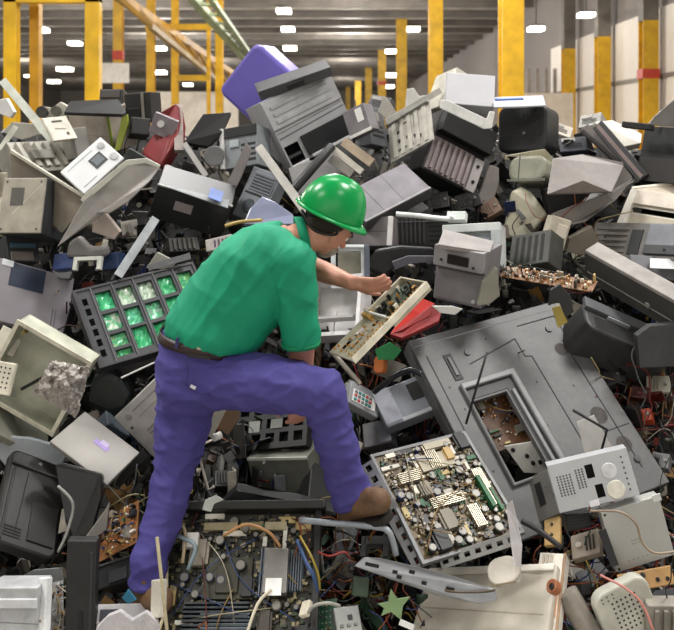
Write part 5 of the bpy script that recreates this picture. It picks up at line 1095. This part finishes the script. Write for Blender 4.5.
# --- shirt
def wr_shirt(c):
    ax = Vector((.63, 0, .77))
    al = c.x * .55 + c.z * .83; pe = c.x * .83 - c.z * .55
    w = noise.noise(Vector((c.x * 4, c.y * 3, c.z * 4))) * .05
    t = noise.noise(Vector((al * 2.2, c.y * 3, (pe + w) * 11)))
    u = noise.noise(Vector((al * 5 + 7, c.y * 5, (pe - w) * 24)))
    q = noise.noise(Vector((al * 11, c.y * 4, pe * 4 + 3)))
    return (1 - abs(t)) ** 4 * .011 - .004 + (1 - abs(u)) ** 3 * .004 - .002 + (1 - abs(q)) ** 5 * .006 - .002
mb = MB()
t2 = [(J(211, 341, 3.56), AV(45, 9, .0), Vector((.0, .185, .0)))] + [(c, A * 1.0, B * 1.02) for c, A, B in torso[1:6]] + [(J(294, 239, 3.55), AV(18, 17, 0), Vector((0, .12, 0)))]
t2[1] = (J(215, 330, 3.55), AV(47, 14, 0), Vector((0, .19, 0)))
loft(mb, t2)
capsule(mb, [(J(276, 247, 3.45), .085), (J(291, 262, 3.4), .088), (J(299, 292, 3.41), .078)], 24)
capsule(mb, [(J(276, 245, 3.65), .08), (J(294, 252, 3.75), .08), (J(303, 262, 3.82), .066)], 24)
sl = MB()
A0 = J(296, 280, 3.41); A1 = J(301, 343, 3.45); ax = (A1 - A0).normalized(); s1 = Vector((1, 0, 0)); s1 = (s1 - ax * s1.dot(ax)).normalized(); s2 = ax.cross(s1)
loft(mb, [(A0, s1 * .076, s2 * .078), (A0.lerp(A1, .5), s1 * .073, s2 * .073), (A1, s1 * .072, s2 * .07)])
shirt = fuse(mb, 'polo_shirt', SHIRT, body, .0085, 6, wr_shirt)
e = MB(); pts = []
cc = J(302, 236, 3.56); nax = (J(314, 236, 3.57) - J(290, 242, 3.555)).normalized(); u1 = nax.orthogonal().normalized(); u2 = nax.cross(u1)
loft(e, [(cc - nax * .016, u1 * .078, u2 * .078), (cc + nax * .02, u1 * .07, u2 * .07)], cap=False)
o = e.build('collar', SHIRT, shirt, smooth=True); o.modifiers.new('s', 'SOLIDIFY').thickness = .006
# hem and cuff edges
e = MB(); loft(e, [(A1 - ax * .012, s1 * .076, s2 * .074), (A1 + ax * .004, s1 * .0765, s2 * .0745)], cap=False)
o = e.build('cuff', mat('018558', .8, dust=0, kind='fabric'), shirt, smooth=True); o.modifiers.new('s', 'SOLIDIFY').thickness = .004
# --- trousers
def wr_pants(c):
    t = noise.noise(Vector((c.x * 5 + c.z * 2, c.y * 5, c.z * 11 - c.x * 3)) * 1.5)
    u = noise.noise(Vector((c.x * 14, c.y * 12, c.z * 26 + c.x * 9)))
    return (1 - abs(t)) ** 5 * .010 - .003 + (1 - abs(u)) ** 4 * .005 - .002
mb = MB()
loft(mb, [(J(204, 338, 3.56), AV(41, 9, 0), Vector((0, .168, 0))), (J(199, 362, 3.56), AV(41, 6, 0), Vector((0, .178, 0))), (J(195, 385, 3.56), AV(37, 5, 0), Vector((0, .18, 0))), (J(189, 408, 3.58), AV(27, 2, 0), Vector((0, .13, 0)))])
capsule(mb, [(J(186, 385, 3.6), .115), (J(183, 425, 3.6), .108), (LKNEE, .082), (J(162, 524, 3.47), .074), (J(147, 564, 3.38), .066)], 24)
loft(mb, [(J(152, 552, 3.4), AV(17, 4, 0), Vector((0, .06, 0))), (J(145, 588, 3.36), AV(15.5, 4, 0), Vector((0, .056, 0)))])
capsule(mb, [(J(208, 378, 3.5), .118), (J(262, 382, 3.42), .108), (J(322, 392, 3.36), .09)], 24)
capsule(mb, [(J(321, 393, 3.36), .09), (J(331, 425, 3.38), .078), (J(346, 478, 3.43), .072)], 24)
loft(mb, [(J(344, 472, 3.42), AV(18, -5, 0), Vector((0, .07, 0))), (J(354, 503, 3.45), AV(19.5, -7, 0), Vector((0, .076, 0)))])
trousers = fuse(mb, 'trousers', PANTS, body, .009, 6, wr_pants)
e = MB().box((0, 0, 0), (.022, .004, .012), R3(0, .5, 0)); o = e.build('tag', mat('e6e6ea', .5, dust=0), trousers); o.location = J(193, 387, 3.375)
cable_pts = [J(*q) for q in ((186, 358, 3.37), (188, 372, 3.365), (186, 386, 3.37))]
o = MB().tube(smoothpath(cable_pts), .0016, 5).build('pocket_seam', mat('3a3370', .8, dust=0), trousers)
o = MB().tube(smoothpath([J(*q) for q in ((180, 380, 3.374), (196, 392, 3.368), (210, 396, 3.364))]), .0016, 5).build('pocket_seam', mat('3a3370', .8, dust=0), trousers)
# belt
e = MB(); loft(e, [(J(204.5, 336, 3.56), AV(42, 9, 0), Vector((0, .181, 0))), (J(203, 345, 3.56), AV(42.6, 9, 0), Vector((0, .183, 0)))], n=40, cap=False)
belt = e.build('belt', mat('3a2523', .45, dust=.05), body, smooth=True); belt.modifiers.new('s', 'SOLIDIFY').thickness = .005
for x, y, w, h, c, nm in ((200, 348, .022, .014, 'b5a598', 'belt_badge'), (177, 343, .012, .042, '352f6c', 'belt_loop'), (199, 356, .09, .016, '2c2428', 'pouch')):
    o = MB().box((0, 0, 0), (w, .012, h), R3(0, .14, 0)).build(nm, mat(c, .4, dust=0), belt, bevel=.002); o.location = J(x, y, 3.378)
# boots
def boot(ank, toe, heel, sole_n, name='boot'):
    mb = MB(); capsule(mb, [(ank, .064), (ank.lerp(heel, .6), .058)], 18); capsule(mb, [(heel, .05), (heel.lerp(toe, .5) + sole_n * .016, .055), (toe, .05)], 18)
    b = fuse(mb, name, mat('745538', .65, bump=.3, scale=18, dust=.25), body, .006, 4)
    ax = (toe - heel).normalized(); sd = ax.cross(sole_n).normalized(); mid = (toe + heel) / 2 - sole_n * .044
    e = MB(); poly = []
    ln = (toe - heel).length / 2 + .045
    for i in range(20):
        a = 2 * math.pi * i / 20; poly.append((math.copysign(abs(math.cos(a)) ** .7, math.cos(a)) * ln, math.copysign(abs(math.sin(a)) ** .7, math.sin(a)) * .052))
    e.prism(poly, -.011, .011)
    s_ = e.build('sole', mat('2e2620', .8), b, bevel=.003)
    s_.matrix_world = Matrix(((ax.x, sd.x, sole_n.x, mid.x), (ax.y, sd.y, sole_n.y, mid.y), (ax.z, sd.z, sole_n.z, mid.z), (0, 0, 0, 1)))
    la = MB()
    for k in range(4):
        c = heel.lerp(toe, .45 + .1 * k) + sole_n * (.055 - .004 * k)
        la.tube([c - sd * .026, c + sole_n * .008, c + sd * .026], .0035, 6)
    la.build('laces', mat('3a2e24', .7), b)
nz = Vector((-.12, -.12, .98)); nz.normalize()
boot(RANK + Vector((.0, 0, -.02)), J(378, 501, 3.36), J(350, 511, 3.46), nz)
nz = Vector((0, -.15, .99)); nz.normalize()
boot(LANK + Vector((0, 0, -.05)), J(160, 600, 3.3), J(143, 600, 3.42), nz)
# --- hard hat
up = Vector((.40, -.1, .86)).normalized(); fw = Vector((.86, .22, -.42)); fw = (fw - up * fw.dot(up)).normalized(); sd = up.cross(fw)
hat0 = J(330, 214, 3.58)
HM = Matrix(((fw.x, sd.x, up.x, hat0.x), (fw.y, sd.y, up.y, hat0.y), (fw.z, sd.z, up.z, hat0.z), (0, 0, 0, 1)))
GH = mat('01964a', .25, var=.06, scale=5, dust=.0)
hat = MB(); n = 40; k = 14; vs = []
for i in range(k + 1):
    t = math.pi / 2 * i / k
    for j in range(n):
        a = 2 * math.pi * j / n; r = math.cos(t) ** .8
        z = .155 * math.sin(t)
        rib = .009 * math.exp(-((math.sin(a) * r) / .16) ** 2) * math.sin(t) + .003 * math.exp(-((abs(math.sin(a) * r) - .42) / .07) ** 2) * math.sin(t)
        vs.append((.138 * r * math.cos(a), .115 * r * math.sin(a), z + rib))
fs = [(i * n + j, i * n + (j + 1) % n, (i + 1) * n + (j + 1) % n, (i + 1) * n + j) for i in range(k) for j in range(n)] + [[k * n + j for j in range(n)]]
hat.add(vs, fs, 0, True)
ho = hat.build('hard_hat', GH, body, mw=HM); ho.modifiers.new('s', 'SOLIDIFY').thickness = .004
br = MB(); vs = []
for j in range(n):
    a = 2 * math.pi * j / n; ex = .008 + .022 * max(0, math.cos(a)) ** 2.5
    vs += [(.136 * math.cos(a), .113 * math.sin(a), .004), ((.138 + ex) * math.cos(a), (.115 + min(ex, .022)) * math.sin(a), -.006 - .01 * max(0, math.cos(a)))]
br.add(vs, [(2 * j, 2 * ((j + 1) % n), 2 * ((j + 1) % n) + 1, 2 * j + 1) for j in range(n)], 0, True)
bo = br.build('brim', GH, ho); bo.modifiers.new('s', 'SOLIDIFY').thickness = .006
st = MB(); 
for s_ in (-1, 1): st.tube(smoothpath([Vector((.02, .1 * s_, -.01)), Vector((.03, .09 * s_, -.05)), Vector((-.05, .06 * s_, -.07)), Vector((-.11, 0, -.03))]), .006, 6)
st.build('suspension_strap', mat('22201e', .6), ho)
# --- the part being held
mwH, WH, HH = pose((353, 361, 428, 284, 329, 352), 2.3, 1, 3.52)
hb = empty('held_board', mwH, 'long cream metal drive chassis with a circuit board, held in the worker hand', 'circuit board')
cm = mat('c2bba6', .4, .2, dust=.12)
MB().plate(-WH / 2, -HH / 2, WH * .02, HH / 2, -.008, 0, [(-WH * .42, HH * .12, -WH * .3, HH * .3), (-WH * .26, HH * .12, -WH * .12, HH * .3), (-WH * .4, -HH * .1, -WH * .16, HH * .02), (-WH * .1, -HH * .12, -WH * .02, HH * .05)]).build('slotted_plate', cm, hb, bevel=.001)
MB().b2(-WH * .0, -HH / 2, -.03, WH / 2, HH / 2, -.022).plate(0, -HH / 2, WH / 2, HH / 2, -.022, .014, [(.008, -HH / 2 + .012, WH / 2 - .008, HH / 2 - .012)]).build('housing', cm, hb, bevel=.0015)
MB().b2(-WH / 2, -HH / 2 - .006, -.014, WH / 2, -HH / 2, .016).build('side_rail', mat('e6dfcc', .4, dust=.08), hb, bevel=.0015)
bd = MB().b2(.01, -HH / 2 + .014, -.014, WH / 2 - .01, HH / 2 - .014, -.008).build('circuit_board', mat('4f5a4a', .5, scale=30, var=.4), hb)
q = empty('parts', Matrix.Identity(4), None, None); bpy.data.objects.remove(q)
R = random.Random(9)
for i in range(34):
    x, y = R.uniform(.02, WH / 2 - .02), R.uniform(-HH * .36, HH * .36); w = R.uniform(.006, .02)
    MB().b2(x - w / 2, y - w / 3, -.008, x + w / 2, y + w / 3, R.uniform(.01, .02)).build('component', mat(R.choice(['1c1d1c', 'd9d2c2', '2a2b28', '3c5a48', 'b5813f']), .5, dust=0), bd)
m2 = MB()
for i in range(22): m2.cyl((-WH * .46 + WH * .9 * i / 22, -HH * .36, .004), .004, .01, n=8)
for i in range(26): m2.cyl((R.uniform(-WH * .46, -WH * .02), R.uniform(-HH * .28, HH * .42), .003), R.uniform(.002, .005), .008, n=7)
m2.build('pins', mat('c98f3a', .4, .3, dust=0), hb)['kind'] = 'stuff'
MB().tube(smoothpath([Vector((.0, -HH * .4, .02)), Vector((-.02, 0, .05)), Vector((.0, HH * .42, .03))]), .005, 8).build('wire', mat('cfd2d0', .4, dust=0), hb)
MB().b2(-WH * .05, HH * .2, .0, WH * .03, HH * .48, .022).build('connector', mat('c9a25a', .5), hb, bevel=.001)
# ================================================================ LIGHT AND CAMERA
def area(name, loc, size, power, col=(1, .98, .95), rot=(0, 0, 0), sy=None):
    l = bpy.data.lights.new(name, 'AREA'); l.energy = power; l.color = col; l.size = size
    if sy: l.shape = 'RECTANGLE'; l.size_y = sy
    o = bpy.data.objects.new(name, l); o.location = loc; o.rotation_euler = rot; COL.objects.link(o); return o
for i, (x, y, p) in enumerate(((-5, -2.5, 230), (4.5, -2.5, 200), (-5, 3.5, 640), (4.5, 3.5, 640), (0, 8.5, 640), (-8, 9, 380), (7, 9, 380))):
    area('hall_lamp_light', (x, y, 8.8), 2.4, p)
for y in (18, 30, 44, 62, 85, 115):
    for x in (-30, -12, 1):
        l = bpy.data.lights.new('hall_lamp_light', 'POINT'); l.energy = 1500; l.color = (1, .95, .88); l.shadow_soft_size = .6; o = bpy.data.objects.new('hall_lamp_light', l); o.location = (x, y, 7.6); COL.objects.link(o)
# cool frontal fill, an added area light unseen behind the camera
area('front_fill', (0.5, -5.6, 3.4), 8, 90, (.93, .97, 1.0), (math.radians(82), 0, 0), 4)
w = bpy.data.worlds.new('world'); SC.world = w; w.use_nodes = True
w.node_tree.nodes['Background'].inputs['Color'].default_value = (.75, .8, .85, 1); w.node_tree.nodes['Background'].inputs['Strength'].default_value = .5
cam = bpy.data.cameras.new('camera'); co = bpy.data.objects.new('camera', cam); COL.objects.link(co)
co.location = (0, 0, CAMZ); co.rotation_euler = (math.pi / 2, 0, 0)
cam.sensor_width = 36; cam.sensor_fit = 'HORIZONTAL'; cam.lens = F / 674 * 36
cam.shift_y = -(315 - HZ) / 674; cam.clip_end = 400
cam.dof.use_dof = True; cam.dof.focus_distance = 3.7; cam.dof.aperture_fstop = 4.5
SC.camera = co
vs_ = SC.view_settings; vs_.view_transform = 'Standard'; vs_.look = 'None'; vs_.exposure = -0.1; vs_.gamma = 1; vs_.use_curve_mapping = False
